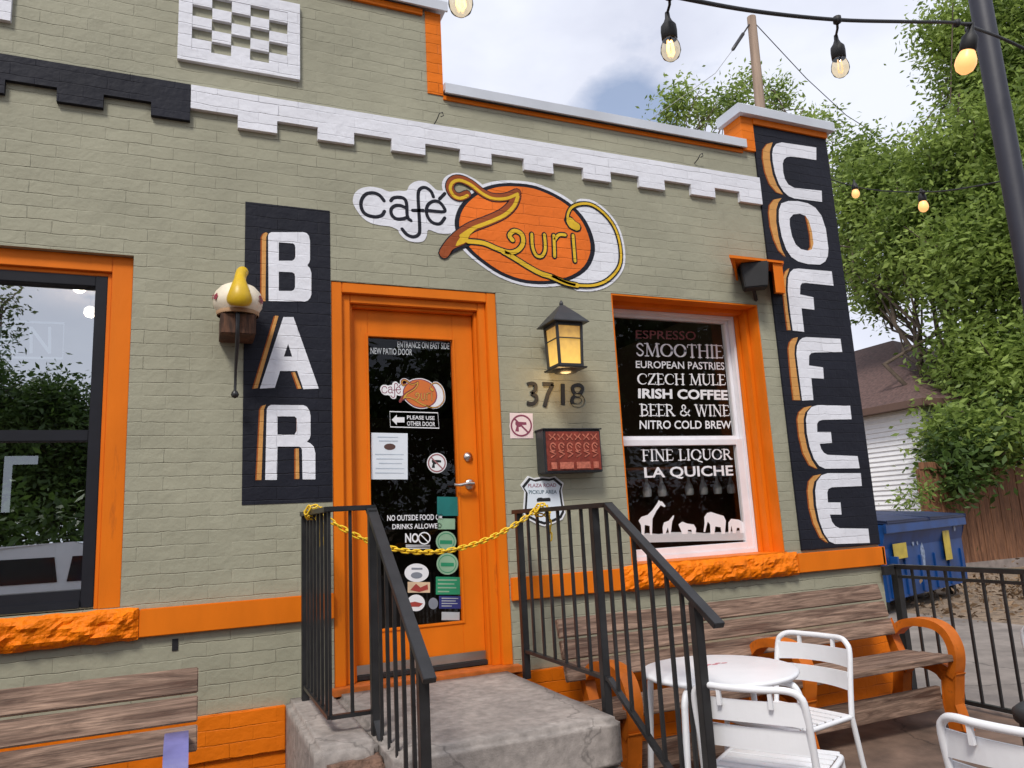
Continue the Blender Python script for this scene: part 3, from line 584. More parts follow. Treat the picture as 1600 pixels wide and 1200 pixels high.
fr = box_frame(MB(), xa+.035, xb-.022, z0+.03, zm+.004, .034, .062, .045, .042, yw+.01, yw+.048); fr.build('lower_sash', WHITE_WOOD, rwin, .002)
MB().add([(xa+.05, yw+.065, zm), (xb-.04, yw+.065, zm), (xb-.04, yw+.065, z1-.07), (xa+.05, yw+.065, z1-.07)], [(0, 1, 2, 3)]).build('pane', GLASS, rwin)
MB().add([(xa+.05, yw+.03, z0+.05), (xb-.05, yw+.03, z0+.05), (xb-.05, yw+.03, zm-.02), (xa+.05, yw+.03, zm-.02)], [(0, 1, 2, 3)]).build('pane', GLASS, rwin)

# ---- front door
x0, x1, z0, z1 = OPEN[1]; DZ = LANDZ+.035
tr = MB()
for (a, y_a, y_b, t0) in ((0, .004, .10, .062), (.062, .032, .11, .05), (.112, .058, .13, .016)):
    xl, xr, zt = x0+a+.0006, x1-a-.0006, z1-a-.0006
    tr.box(xl, xl+t0, y_a, y_b, DZ-.02, zt); tr.box(xr-t0, xr, y_a, y_b, DZ-.02, zt); tr.box(xl+t0, xr-t0, y_a+.0004, y_b, zt-t0, zt)
tr.build('door_frame', ORANGE, cafe, .004)
MB().box(x0-.03, x1+.03, -.06, .16, LANDZ-.02, DZ-.018).build('threshold', ORANGE_WORN, cafe, .004)
lx0, lx1, lz0, lz1 = x0+.130, x1-.130, DZ, z1-.130; YD = .10
gx0, gx1, gz0, gz1 = .942, 1.462, Z(-.553), Z(1.098)
dr = box_frame(MB(), lx0, lx1, lz0, lz1, gx0-lx0, lx1-gx1, gz0-lz0, lz1-gz1, YD, YD+.045)
door = dr.build('door', ORANGE, cafe, .002); door['label'] = 'orange door with full length glass'
gb = box_frame(MB(), gx0-.012, gx1+.012, gz0-.012, gz1+.012, .014, .014, .014, .014, YD-.006, YD+.02); gb.build('glazing_bead', ORANGE, door, .002)
MB().add([(gx0, YD+.02, gz0), (gx1, YD+.02, gz0), (gx1, YD+.02, gz1), (gx0, YD+.02, gz1)], [(0, 1, 2, 3)]).build('pane', GLASS_DOOR, door)
MB().box(lx0, lx1, YD-.012, YD, lz0+.012, lz0+.06).build('door_sweep', STEEL, door, .002)
MB().box(lx0, lx1, YD-.03, YD-.002, lz0-.012, lz0+.010).build('rubber_seal', RUBBER, door)
hx = 1.515; hz = Z(.183)
def handle():
    b = MB(); c = on_y(734, 757, YD); b.lathe([(0, -.012), (.028, -.012), (.032, -.004), (.032, 0)], c, 20, 'y')
    b.tube([c+Vector((0, -.01, 0)), c+Vector((0, -.045, 0))], .011, 10); b.tube(smooth2([c+Vector((.008, -.048, .002)), c+Vector((-.03, -.05, .003)), c+Vector((-.075, -.046, -.004)), c+Vector((-.11, -.04, 0))], 4), [.012]*5+[.010]*4+[.008]*4, 10); return b
handle().build('door_handle', STEEL, door)
c = on_y(731, 714, YD); MB().lathe([(0, -.022), (.014, -.022), (.017, -.012), (.026, -.010), (.028, 0)], c, 20, 'y').build('deadbolt', STEEL, door)

# ---- stickers and notices on the door glass
YS = YD+.017; K = [0]
def sticker(loops, mt, label, name='sticker', y=None):
    o = MB().poly(loops, YS if y is None else y).build(name, mt, door); o['label'] = label; return o
def ell(cx, cy, rx, ry, y=YS, n=28): return [WZ(cx+rx*math.cos(2*math.pi*i/n), cy+ry*math.sin(2*math.pi*i/n), y) for i in range(n)]
def rect(x0, y0, x1, y1, y=YS): return [WZ(*p, y) for p in ((x0, y0), (x1, y0+(x1-x0)*.02), (x1, y1), (x0, y1))]
def q(x0, y0, x1, y1, sl=.03): return [(x0, y0), (x1, y0+(x1-x0)*sl), (x1, y1+(x1-x0)*sl), (x0, y1)]
def words(rows, mt, label, y, bold=.012, parent=None, name='lettering'):
    b = MB()
    for t, qd in rows: text_on(b, t, qd, y, bold)
    o = b.build(name, mt, parent or door); o['label'] = label; return o
words([('ENTRANCE ON EAST SIDE', q(621, 533, 702, 543, .035)), ('NEW PATIO DOOR', q(579, 543, 644, 553, .035))], VINYL_GREY, 'frosted entrance wording along the top of the glass', YS)
o = MB().stroke([WZ(*p, YS) for p in ((609, 643), (684, 645), (686, 669), (610, 667))], .006, YS, closed=True); text_on(o, 'PLEASE USE', q(636, 649, 679, 655, .03), YS, .015); text_on(o, 'OTHER DOOR', q(636, 658, 680, 665, .03), YS, .015)
o.poly([wl([(612, 656), (620, 648), (620, 652), (632, 652), (632, 660), (620, 660), (620, 664)], lambda p: p, YS)], YS); o = o.build('sticker', VINYL_W, door); o['label'] = 'outlined arrow sign saying please use other door'
nt_ = sticker([rect(580, 676, 637, 749)], PAPER, 'white paper notice taped to the glass', 'paper_notice')
MB().poly([ell(609, 698, 9, 5, YS-.001)], YS-.001).poly([ell(609, 698, 6, 3, YS-.0012)], YS-.0012).build('printed_emblem', mat('brown_ink', (.10, .05, .04), .6, bs=0), door)
b = MB()
for i, (xa, xb) in enumerate(((590, 622), (592, 622), (586, 631), (588, 630), (592, 628), (587, 632), (586, 631))):
    yy = (682, 688, 709, 716, 723, 731, 738)[i]; b.poly([rect(xa, yy, xb, yy+1.6, YS-.001)], YS-.001)
b.build('printed_lines', mat('faint_print', (.45, .52, .60), .6, bs=0), door)
def no_sign(cx, cy, r, par, y, bg_, fg, name='sticker', wld=False):
    b = MB().poly([ell(cx, cy, r, r*1.02, y)], y); o = b.build(name, bg_, par, world=wld)
    b = MB(); n = 28; c = [WZ(cx+r*.84*math.cos(2*math.pi*i/n), cy+r*.86*math.sin(2*math.pi*i/n), y) for i in range(n)]
    t = (on_y(cx+r, cy, y)-on_y(cx, cy, y)).length*.13; b.stroke(c, t, y-.0012, closed=True)
    b.stroke([WZ(cx-r*.6, cy-r*.6, y), WZ(cx+r*.6, cy+r*.6, y)], t, y-.0012)
    b.build('prohibition_ring', fg, par, world=wld)
    b = MB().poly([[WZ(cx+r*p[0], cy+r*p[1], y) for p in ((-.5, -.34), (.42, -.28), (.44, -.06), (0, -.06), (-.08, .12), (-.22, .12), (-.2, .5), (-.52, .48), (-.40, .04), (-.5, -.1))]], y-.0006)
    b.build('pistol_pictogram', INK if not wld else MAROON, par, world=wld); return o
no_sign(682.5, 723.5, 15.5, door, YS, VINYL_W, mat('grey_red_ink', (.33, .14, .15), .5, bs=0))['label'] = 'small round no weapons sticker on the glass'
o = MB(); text_on(o, 'NO OUTSIDE FOOD OR', q(605, 805, 692, 814, -.02), YS, .015); text_on(o, 'DRINKS ALLOWED', q(613, 819, 690, 827, -.02), YS, .015)
o = o.build('lettering', VINYL_W, door); o['label'] = 'white notice against outside food or drinks'
o = MB(); text_on(o, 'NO', q(633, 833, 654, 848, .0), YS, .03)
o.stroke([WZ(663+9*math.cos(i*math.pi/8), 841+9*math.sin(i*math.pi/8), YS) for i in range(16)], .007, YS, closed=True); o.stroke([WZ(657, 835, YS), WZ(669, 847, YS)], .006, YS-.0003)
for i in range(3): o.poly([rect(634, 851+i*2.6, 672, 852.4+i*2.6)], YS)
o = o.build('sticker', VINYL_W, door); o['label'] = 'white NO sticker with a crossed circle'
sticker([rect(683, 776, 716, 806)], TEAL_S, 'dark teal sticker beside the chain')
sticker([rect(684, 810, 711, 827)], PALEGREEN, 'pale green rectangular sticker')
def seal(cx, cy, r, label):
    o = sticker([ell(cx, cy, r, r)], PALEGREEN, label); MB().stroke([WZ(cx+r*.8*math.cos(i*math.pi/10), cy+r*.8*math.sin(i*math.pi/10), YS) for i in range(20)], .004, YS-.001, closed=True).poly([rect(cx-r*.6, cy-2, cx+r*.6, cy+4, YS-.001)], YS-.001).build('seal_print', GREEN_S, door)
seal(697, 846, 16, 'upper round green award sticker'); seal(699, 881, 17, 'lower round green award sticker')
sticker([rect(681, 901, 719, 929)], GREEN_S, 'deep green rectangular sticker'); b = MB()
for i in range(4): b.poly([rect(684, 905+i*6, 684+(30, 26, 29, 18)[i], 907.4+i*6, YS-.001)], YS-.001)
b.build('printed_lines', PALEGREEN, door)
sticker([rect(686, 931, 720, 951)], NAVY_S, 'navy rectangular sticker with pale print'); b = MB()
for i in range(4): b.poly([rect(690, 934+i*4, 690+(26, 22, 25, 16)[i], 935.6+i*4, YS-.001)], YS-.001)
b.build('printed_lines', VINYL_GREY, door)
sticker([ell(677, 943, 7.5, 9)], GREYINK, 'small blue grey round sticker'); sticker([rect(690, 956, 718, 969)], VINYL_GREY, 'small pale card at the foot of the glass')
sticker([ell(651, 895, 19, 14.5)], VINYL_W, 'white oval sticker'); b = MB(); text_on(b, 'VISA', q(643, 887, 660, 892, 0), YS-.001, .02) if False else b.poly([rect(643, 887, 660, 890, YS-.001)], YS-.001)
b.poly([ell(651, 899, 9, 5, YS-.001)], YS-.001).build('sticker_print', GREYINK, door)
sticker([rect(637, 909, 672, 926)], CREAM_S, 'red and cream oblong sticker'); MB().poly([wl([(641, 922), (650, 912), (657, 918), (668, 913), (669, 921), (655, 925)], lambda p: p, YS-.001)], YS-.001).build('sticker_print', RED_S, door)
sticker([ell(650, 942, 14, 13)], VINYL_W, 'round white sticker with a red bar'); MB().poly([wl([(638, 942), (648, 940), (661, 943), (655, 948), (641, 948)], lambda p: p, YS-.001)], YS-.001).build('sticker_print', RED_S, door)

# ---- the logo, mapped either onto the wall or onto the door glass
cA, cB = crop(7.2727, 540, 270), crop(5.3333, 680, 270)
def logo(put, fmap, scale, y0, dy, mats):
    """put(mb, name, material); fmap maps wall (x,z) to the target"""
    G = lambda pts, c: [fmap(*WZ(*c(p))) for p in pts]; u = scale
    W_, BKm, ORm, YLm, MRm = mats
    blob = smooth2(G([(80, 330), (100, 240), (170, 180), (280, 160), (400, 180), (490, 215), (600, 205), (690, 205), (720, 150), (780, 105), (860, 90), (930, 110), (990, 160), (1040, 200), (1130, 205), (1250, 230), (1340, 300), (1340, 640), (1200, 690), (1060, 690), (940, 650), (920, 720), (880, 780), (780, 790), (680, 760), (610, 690), (590, 650), (500, 610), (400, 600), (280, 570), (190, 510), (120, 420)], cA), 3, True)
    oval = [(165, 470), (165, 370), (215, 260), (330, 160), (480, 100), (640, 88), (820, 108), (1000, 180), (1150, 280), (1260, 410), (1320, 560), (1325, 680), (1270, 800), (1160, 880), (1020, 920), (860, 930), (700, 910), (540, 850), (400, 760), (280, 660), (200, 560)]
    cen = (745, 510); sc = lambda k: [(cen[0]+(p[0]-cen[0])*k, cen[1]+(p[1]-cen[1])*k) for p in oval]
    y = y0
    b = MB(); b.poly([blob], y)
    b.poly([smooth2(G(sc(1.055), cB), 3, True)], y-.2*dy)
    b.poly([smooth2(G([(1180, 290), (1300, 300), (1400, 380), (1480, 510), (1512, 660), (1480, 800), (1385, 905), (1260, 940), (1050, 925), (1200, 830), (1250, 680), (1250, 540), (1200, 400)], cB), 3, True)], y-.4*dy)
    loop = [(1185, 470), (1120, 450), (1098, 370), (1130, 295), (1210, 262), (1310, 275), (1420, 360), (1500, 480), (1540, 640), (1530, 780), (1440, 890), (1320, 940), (1180, 940), (1080, 915), (960, 860)]
    b.stroke(smooth2(G(loop[4:13], cB), 4), .075*u, y-.3*dy)
    tipL = [(40, 710), (45, 640), (90, 560), (170, 470), (260, 430), (300, 600), (160, 650), (90, 700)]; b.poly([smooth2(G(tipL, cB), 3, True)], y-.5*dy)
    b.stroke(smooth2(G([(270, 200), (190, 215), (110, 165), (95, 90), (150, 45), (230, 45), (330, 95), (420, 170)], cB), 4), .06*u, y-.6*dy)
    put(b, 'white_ground', W_)
    y = y0-dy
    b = MB(); b.poly([smooth2(G(oval, cB), 3, True)], y); put(b, 'oval_outline', BKm)
    b = MB(); b.poly([smooth2(G(sc(.935), cB), 3, True)], y-dy); put(b, 'orange_oval', ORm)
    y = y0-3*dy
    ztop = [(262, 182), (205, 205), (150, 185), (118, 125), (140, 72), (200, 55), (290, 92), (390, 168), (480, 208), (590, 205), (680, 168)]
    zdiag = [(672, 190), (640, 270), (560, 345), (430, 405), (300, 455), (200, 520), (120, 600), (70, 675)]
    zbase = [(90, 665), (170, 622), (265, 585)]
    sw = [(270, 575), (400, 590), (520, 640), (620, 668), (690, 645), (728, 585), (715, 515), (655, 488), (615, 525), (640, 565)]
    tail = [(560, 660), (640, 705), (760, 780), (870, 840), (960, 870), (1080, 920), (1180, 942)]
    uri = [[(800, 515), (806, 620), (835, 690), (880, 700), (908, 660), (912, 600), (905, 520)], [(983, 525), (988, 620), (990, 700)], [(985, 570), (1025, 522), (1078, 522)], [(1143, 525), (1152, 640), (1160, 740)]]
    wedge = [(62, 690), (85, 590), (170, 495), (270, 445), (420, 400), (330, 455), (285, 520), (262, 585), (160, 632)]
    b = MB()
    for pl, wd in ((ztop, .062), (zdiag, .075), (zbase, .05), (sw, .046), (tail, .048), (loop, .036)): b.stroke(smooth2(G(pl, cB), 4), wd*u, y)
    for pl in uri: b.stroke(smooth2(G(pl, cB), 4), .040*u, y-.1*dy)
    b.poly([smooth2(G([(p[0]*1.02-12, p[1]*1.01-2) for p in wedge], cB), 2, True)], y-.2*dy)
    b.stroke(smooth2(G([(1110, 400), (1145, 440), (1175, 455)], cB), 3), .075*u, y-.2*dy); put(b, 'letter_outline', BKm)
    b = MB()
    b.stroke(smooth2(G(ztop, cB), 4), .050*u, y-1*dy); b.stroke(smooth2(G(zdiag, cB), 4), .062*u, y-1.1*dy); b.poly([smooth2(G(wedge, cB), 2, True)], y-1.2*dy); put(b, 'maroon_letter', MRm)
    b = MB()
    off = lambda pl, dx, dz: [(p[0]+dx, p[1]+dz) for p in pl]
    b.stroke(smooth2(G(off(ztop, 3, 12), cB), 4), .020*u, y-2*dy); b.stroke(smooth2(G(off(zdiag[:6], 12, 12), cB), 4), .024*u, y-2.1*dy)
    b.poly([smooth2(G([(165, 612), (205, 540), (290, 485), (340, 470), (285, 520), (255, 580), (200, 605)], cB), 2, True)], y-2.2*dy)
    for pl, wd in ((sw, .028), (tail, .030), (loop, .017)): b.stroke(smooth2(G(pl, cB), 4), wd*u, y-2.3*dy)
    for pl in uri: b.stroke(smooth2(G(pl, cB), 4), .020*u, y-2.4*dy)
    b.stroke(smooth2(G([(1120, 410), (1148, 440), (1172, 452)], cB), 3), .058*u, y-2.5*dy); put(b, 'yellow_letters', YLm)
    b = MB(); cw = .021*u
    for pl in ([(435, 320), (385, 260), (320, 232), (240, 240), (190, 290), (172, 360), (195, 440), (250, 485), (340, 503), (410, 485), (440, 440)], [(512, 320), (540, 290), (600, 280), (660, 295), (690, 350), (700, 500), (740, 545)],
               [(690, 405), (620, 375), (555, 380), (515, 420), (525, 485), (575, 525), (650, 525), (705, 505)], [(995, 275), (965, 210), (900, 170), (840, 190), (822, 260), (830, 430), (840, 650), (820, 710), (760, 730), (690, 700), (640, 640)],
               [(760, 430), (880, 430)], [(930, 430), (1115, 445), (1110, 390), (1060, 335), (1000, 325), (940, 360), (915, 430), (935, 510), (990, 570), (1070, 580), (1125, 515)], [(1065, 300), (1125, 238)]):
        b.stroke(smooth2(G(pl, cA), 5), cw, y0-dy)
    put(b, 'cafe_lettering', BKm)
sg = thing('logo_sign', 'orange oval cafe logo with yellow lettering painted on the wall above the door', 'sign', (*on_y(760, 365)[:2], 2.5))
logo(lambda b, n, mt: b.build(n, mt, sg, world=True), lambda x, z: Vector((x, z)), 1, -.003, .0012, (WH_B, BK_B, LOGO_OR, YEL_B, MAR_B))
def doormap():
    src = [WZ(551, 325), WZ(971, 400), WZ(800, 278), WZ(820, 455)]; sx0, sx1, sz1, sz0 = src[0][0], src[1][0], src[2][1], src[3][1]
    t = [WZ(594, 613, YS), WZ(694, 617, YS), WZ(652, 590, YS), WZ(655, 641, YS)]; tx0, tx1, tz1, tz0 = t[0][0], t[1][0], t[2][1], t[3][1]
    return (lambda x, z: Vector((tx0+(x-sx0)/(sx1-sx0)*(tx1-tx0), tz0+(z-sz0)/(sz1-sz0)*(tz1-tz0)))), (tx1-tx0)/(sx1-sx0)
fm, us = doormap()
MBR = mat('sticker_maroon', (.25, .05, .03), .5, bs=0); OBR = mat('sticker_orange', (.62, .16, .03), .5, bs=0); YBR = mat('sticker_yellow', (.62, .36, .04), .5, bs=0)
def putd(b, n, mt):
    o = b.build(n if n != 'white_ground' else 'sticker', mt, door)
    if n == 'white_ground': o['label'] = 'small oval cafe logo sticker'
logo(putd, fm, us, YS, .0006, (VINYL_W, MAROON, OBR, YBR, MBR))

# ================================================================== PAINTED SIGNS
c7 = crop(2.4, 330, 300)
bar = thing('bar_sign', 'black vertical panel lettered BAR in white painted between window and door', 'sign', (on_y(450, 560).x, 0, 2.2))
pl = [WZ(383, 314.6), WZ(512.5, 330), WZ(518, 785), WZ(378, 788)]; bx0, bx1 = (pl[0][0]+pl[3][0])/2, .7135; bz1, bz0 = (pl[0][1]+pl[1][1])/2, (pl[2][1]+pl[3][1])/2
MB().poly([[(bx0, bz0), (bx1, bz0), (bx1, bz1), (bx0, bz1)]], -.003).build('painted_panel', BK_B, bar, world=True)
def letter(par, outer, holes, tans, c, rusts=(), rnd=False):
    sm = (lambda l: smooth2(l, 3, True)) if rnd else (lambda l: l)
    o = MB().poly([wl(outer, c)]+[wl(h, c) for h in holes], -.0058).build('letter', WH_B, par, world=True)
    if tans:
        b = MB()
        for t in tans: b.poly([wl(t, c)], -.0046)
        b.build('letter_shade', TAN_B, par, world=True)
    if rusts:
        b = MB()
        for t in rusts: b.poly([wl(t, c)], -.0040)
        b.build('letter_edge', DOR_B, par, world=True)
def rust(t, d): return [(p[0]-d, p[1]+1) for p in t]
def lt(par, outer, holes, tans, c, d=5): letter(par, outer, holes, tans, c, [rust(t, d) for t in tans])
lt(bar, [(213, 165), (216, 157), (225, 152), (345, 152), (358, 156), (366, 166), (370, 185), (370, 255), (367, 266), (360, 276), (370, 288), (375, 305), (375, 385), (371, 398), (362, 408), (350, 412), (215, 410)],
   [[(253, 190), (306, 194), (313, 200), (315, 210), (315, 245), (311, 254), (303, 259), (253, 259)], [(253, 300), (303, 302), (312, 308), (314, 318), (314, 358), (310, 367), (302, 372), (253, 372)]],
   [[(205, 152), (196, 158), (190, 170), (188, 410), (203, 410), (206, 170), (212, 156)], [(320, 200), (326, 206), (326, 245), (316, 259), (320, 245)], [(320, 308), (326, 315), (326, 358), (315, 371), (320, 355)]], c7)
lt(bar, [(270, 470), (308, 470), (403, 738), (345, 740), (322, 672), (258, 672), (238, 735), (182, 738)], [[(288, 570), (303, 618), (272, 618)]],
   [[(240, 464), (252, 466), (174, 736), (158, 738)], [(304, 676), (314, 676), (338, 738), (326, 738)]], c7)
lt(bar, [(208, 815), (213, 805), (224, 799), (345, 800), (358, 806), (368, 820), (372, 840), (372, 912), (368, 926), (358, 937), (372, 943), (384, 955), (390, 980), (390, 1078), (342, 1078), (340, 968), (336, 958), (328, 955), (248, 955), (246, 1080), (202, 1080)],
   [[(248, 842), (312, 842), (320, 850), (320, 896), (312, 910), (248, 910)]],
   [[(205, 798), (192, 802), (184, 815), (170, 1080), (188, 1080), (198, 815)], [(324, 850), (330, 858), (330, 896), (318, 909), (324, 895)], [(316, 962), (328, 962), (330, 1076), (316, 1076)]], c7)
coffee = thing('coffee_sign', 'tall black corner pier lettered COFFEE in white capitals with tan shading', 'sign', (4.25, 0, 2.6))
MB().poly([[(3.908, Z(-.309)), (XR+.003, Z(-.309)), (XR+.003, PT-.052), (3.908, PT-.052)]], -.0145).build('painted_panel', BK_B, coffee, world=True)
r2, r3 = crop(3.3333, 1160, 160), crop(3, 1200, 500)
def cl(outer, holes, tans, c, d=6, rnd=False):
    f = lambda pts, y: [WZ(*c(p), y) for p in pts]
    sm = (lambda l: [tuple(v) for v in smooth2(l, 3, True)]) if rnd else (lambda l: l)
    MB().poly([sm(f(outer, -.0175))]+[sm(f(h, -.0175)) for h in holes], -.0175).build('letter', WH_B, coffee, world=True)
    b = MB(); b2 = MB()
    for t in tans: b.poly([f(t, -.0165)], -.0165); b2.poly([f(rust(t, d), -.0157)], -.0157)
    b.build('letter_shade', TAN_B, coffee, world=True); b2.build('letter_edge', DOR_B, coffee, world=True)
cl([(385, 235), (385, 300), (250, 282), (230, 285), (216, 298), (210, 320), (213, 365), (222, 400), (240, 428), (270, 445), (413, 460), (415, 518), (270, 500), (240, 488), (215, 465), (190, 425), (170, 370), (158, 310), (155, 270), (160, 238), (175, 216), (205, 208)], [],
   [[(158, 208), (130, 216), (108, 245), (106, 290), (118, 360), (142, 425), (180, 468), (212, 480), (180, 432), (158, 375), (144, 300), (143, 255), (152, 225)]], r2)
cl([(240, 513), (290, 514), (340, 525), (380, 548), (412, 590), (435, 660), (448, 760), (445, 800), (432, 828), (405, 845), (340, 842), (290, 828), (255, 805), (228, 765), (205, 700), (190, 620), (190, 560), (203, 525)],
   [[(265, 583), (300, 580), (328, 590), (345, 615), (362, 670), (370, 735), (362, 765), (340, 772), (305, 764), (278, 740), (258, 695), (247, 640), (246, 605)]],
   [[(205, 498), (165, 506), (142, 535), (138, 575), (146, 645), (165, 715), (190, 770), (225, 805), (205, 765), (188, 700), (176, 620), (177, 555), (188, 520)], [(330, 588), (345, 600), (368, 655), (378, 740), (364, 772), (342, 776), (356, 750), (352, 690), (340, 630)]], r2)
cl([(292, 865), (465, 880), (475, 955), (330, 940), (310, 942), (302, 955), (300, 1000), (370, 1015), (375, 1080), (308, 1072), (322, 1195), (262, 1188), (248, 1090), (236, 980), (238, 915), (248, 885), (266, 868)], [],
   [[(245, 862), (225, 880), (212, 915), (210, 970), (222, 1080), (236, 1186), (252, 1186), (238, 1090), (226, 980), (228, 915), (238, 885)]], r2)
cl([(180, 80), (340, 88), (348, 150), (220, 152), (202, 156), (193, 168), (192, 213), (258, 222), (262, 276), (203, 272), (213, 375), (160, 378), (145, 260), (133, 160), (136, 120), (148, 95), (162, 84)], [],
   [[(140, 80), (118, 86), (102, 105), (96, 135), (106, 250), (120, 375), (152, 376), (136, 260), (124, 160), (126, 122), (136, 96)]], r3)
cl([(235, 398), (385, 402), (392, 465), (255, 468), (238, 474), (230, 488), (231, 525), (295, 525), (300, 576), (242, 580), (250, 605), (262, 622), (280, 632), (420, 638), (430, 695), (268, 697), (240, 684), (215, 650), (195, 595), (182, 530), (178, 465), (185, 432), (203, 408)], [],
   [[(205, 402), (170, 410), (146, 432), (138, 465), (146, 545), (165, 625), (195, 680), (232, 698), (205, 655), (184, 600), (170, 530), (167, 465), (175, 432)]], r3)
cl([(280, 718), (435, 718), (440, 778), (300, 784), (284, 792), (278, 808), (281, 855), (340, 855), (345, 912), (290, 912), (300, 945), (315, 965), (335, 976), (470, 978), (478, 1045), (315, 1050), (288, 1038), (262, 1000), (240, 940), (226, 870), (221, 800), (228, 758), (250, 728)], [],
   [[(250, 722), (214, 730), (192, 755), (186, 800), (194, 880), (214, 955), (246, 1020), (282, 1045), (252, 1000), (229, 940), (214, 870), (209, 800), (217, 758)]], r3)

# ---- window lettering (vinyl on the right-hand panes)
YU, YL = yw+.0645, yw+.0295
wt = thing('window_lettering', 'white menu lettering and animal silhouettes on the glass of the white sash window', 'lettering', (3.1, YL, 1.9))
cw1, cw2 = crop(5.714, 960, 480), crop(6.6667, 970, 680)
def line(kind, txt, c, tl, tr_, br, bl, y, mt=VINYL_W, bold=.02):
    b = MB(); qd = [c(tl), c(tr_), c(br), c(bl)]
    (serif_on(b, txt, qd, y) if kind == 's' else text_on(b, txt, qd, y, bold)); b.build('text_line', mt, wt, world=True)
line('t', 'ESPRESSO', cw1, (190, 205), (728, 215), (728, 295), (190, 280), YU, DRED_S, .01)
line('s', 'SMOOTHIE', cw1, (185, 322), (972, 342), (978, 455), (190, 432), YU)
line('t', 'EUROPEAN PASTRIES', cw1, (190, 478), (980, 492), (985, 560), (192, 542), YU, VINYL_W, .012)
line('s', 'CZECH MULE', cw1, (200, 592), (992, 602), (997, 695), (203, 688), YU)
line('t', 'IRISH COFFEE', cw1, (212, 725), (1010, 740), (1015, 830), (212, 813), YU, VINYL_W, .035)
line('s', 'BEER & WINE', cw1, (226, 866), (1026, 876), (1032, 970), (230, 970), YU)
line('t', 'NITRO COLD BREW', cw1, (225, 1010), (1042, 1014), (1046, 1085), (225, 1088), YU, VINYL_W, .015)
line('s', 'FINE LIQUOR', cw2, (215, 152), (1150, 146), (1158, 250), (220, 268), YL)
line('t', 'LA QUICHE', cw2, (240, 335), (1165, 312), (1175, 440), (250, 465), YL, VINYL_W, .022)
def sil(pts, name): MB().poly([[WZ(*cw2(p), YL) for p in pts]], YL).build(name, VINYL_W, wt, world=True)
sil([(185, 890), (215, 850), (280, 830), (330, 780), (385, 700), (395, 675), (408, 688), (430, 690), (468, 738), (455, 750), (415, 730), (370, 790), (330, 870), (325, 1040), (305, 1040), (300, 945), (250, 935), (245, 1040), (218, 1040), (210, 940)], 'giraffe_silhouette')
sil([(435, 960), (450, 910), (500, 890), (545, 835), (556, 838), (552, 860), (535, 900), (520, 1030), (505, 1030), (490, 960), (465, 1030), (440, 1030)], 'giraffe_silhouette')
sil([(600, 930), (640, 900), (690, 920), (760, 930), (785, 970), (780, 1030), (745, 1030), (735, 985), (700, 985), (695, 1030), (640, 1030), (622, 980)], 'lion_silhouette')
sil([(870, 850), (900, 810), (940, 800), (1000, 820), (1070, 840), (1095, 890), (1085, 1030), (1050, 1030), (1040, 960), (985, 950), (975, 1030), (935, 1030), (930, 930), (905, 900), (890, 960), (880, 1010), (862, 1005), (872, 920)], 'elephant_silhouette')
sil([(1120, 910), (1150, 870), (1230, 880), (1280, 910), (1292, 1020), (1245, 1020), (1235, 965), (1210, 965), (1200, 1020), (1168, 1020), (1152, 940), (1142, 1020), (1122, 1020)], 'hippo_silhouette')
MB().poly([[WZ(*cw2(p), YL+.0006) for p in [(180, 1045), (270, 1020), (400, 1030), (520, 1010), (640, 1010), (700, 1000), (760, 1010), (880, 1020), (1000, 1010), (1100, 1010), (1250, 990), (1330, 950), (1395, 985), (1400, 1090), (200, 1120)]]], YL+.0006).build('ground_silhouette', VINYL_W, wt, world=True)
# hanging glasses and a timber post seen inside
WINEG = mat('whitened_glass', (.75, .74, .72), .2, amt=.2, bs=0, spec=.6)  # base colour whitened to stand in for light catching the glasses
def wineglass():
    return MB().lathe([(.032, 0), (.034, -.004), (.013, -.012), (.012, -.085), (.018, -.10), (.030, -.125), (.036, -.155), (.034, -.19), (.030, -.20)], n=14)
g0 = None; rk = thing('glass_rack', 'dark wooden bar shelf with hanging rail inside the white sash window', 'shelf', (3.1, .95, Z(.31)))
MB().box(2.25, 4.5, .80, 1.1, Z(.325), Z(.345)).build('shelf_board', DARKWOOD, rk, world=True); MB().box(3.13, 3.22, 1.12, 1.2, LANDZ, Z(.9)).build('post', DARKWOOD, rk, world=True)
MB().box(2.3, 4.5, 1.3, 1.36, LANDZ, Z(.28)).build('back_panel', mat('red_brown_panel', (.17, .05, .022), .6, amt=.6, scale=2.5, bs=0), rk, world=True)
for i, xx in enumerate((2.48, 2.63, 2.80, 2.97, 3.32, 3.46, 3.72, 3.86, 4.0, 4.14)):
    gl = wineglass().build('wine_glass', WINEG) if g0 is None else g0.copy()
    if g0 is None: g0 = gl
    else: col.objects.link(gl)
    gl.location = (xx, .95, Z(.324)); tag(gl, 'wine glass hanging upside down from the rack inside the sash window', 'wine glass', 'wine glasses hanging in the window')
# OPEN sign hanging behind the tinted glass
op = thing('open_sign', 'faint outlined OPEN sign hanging behind the tinted glass', 'sign', (-1.0, .16, Z(1.0)))
b = MB(); yy = .16; f4 = lambda p: WZ(*p, yy)
b.stroke([f4(p) for p in ((-120, 497), (100, 505), (98, 560), (-122, 556))], .012, yy, closed=True)
for i, ch in enumerate('OPEN'):
    xx0 = -110+i*52; text_on(b, ch, q(xx0, 510, xx0+34, 552, .02), yy, 0)
b.build('neon_tubing', mat('pale_tube', (.75, .80, .82), .5, bs=0, emit=(.6, .75, .8), es=.18), op, world=True)

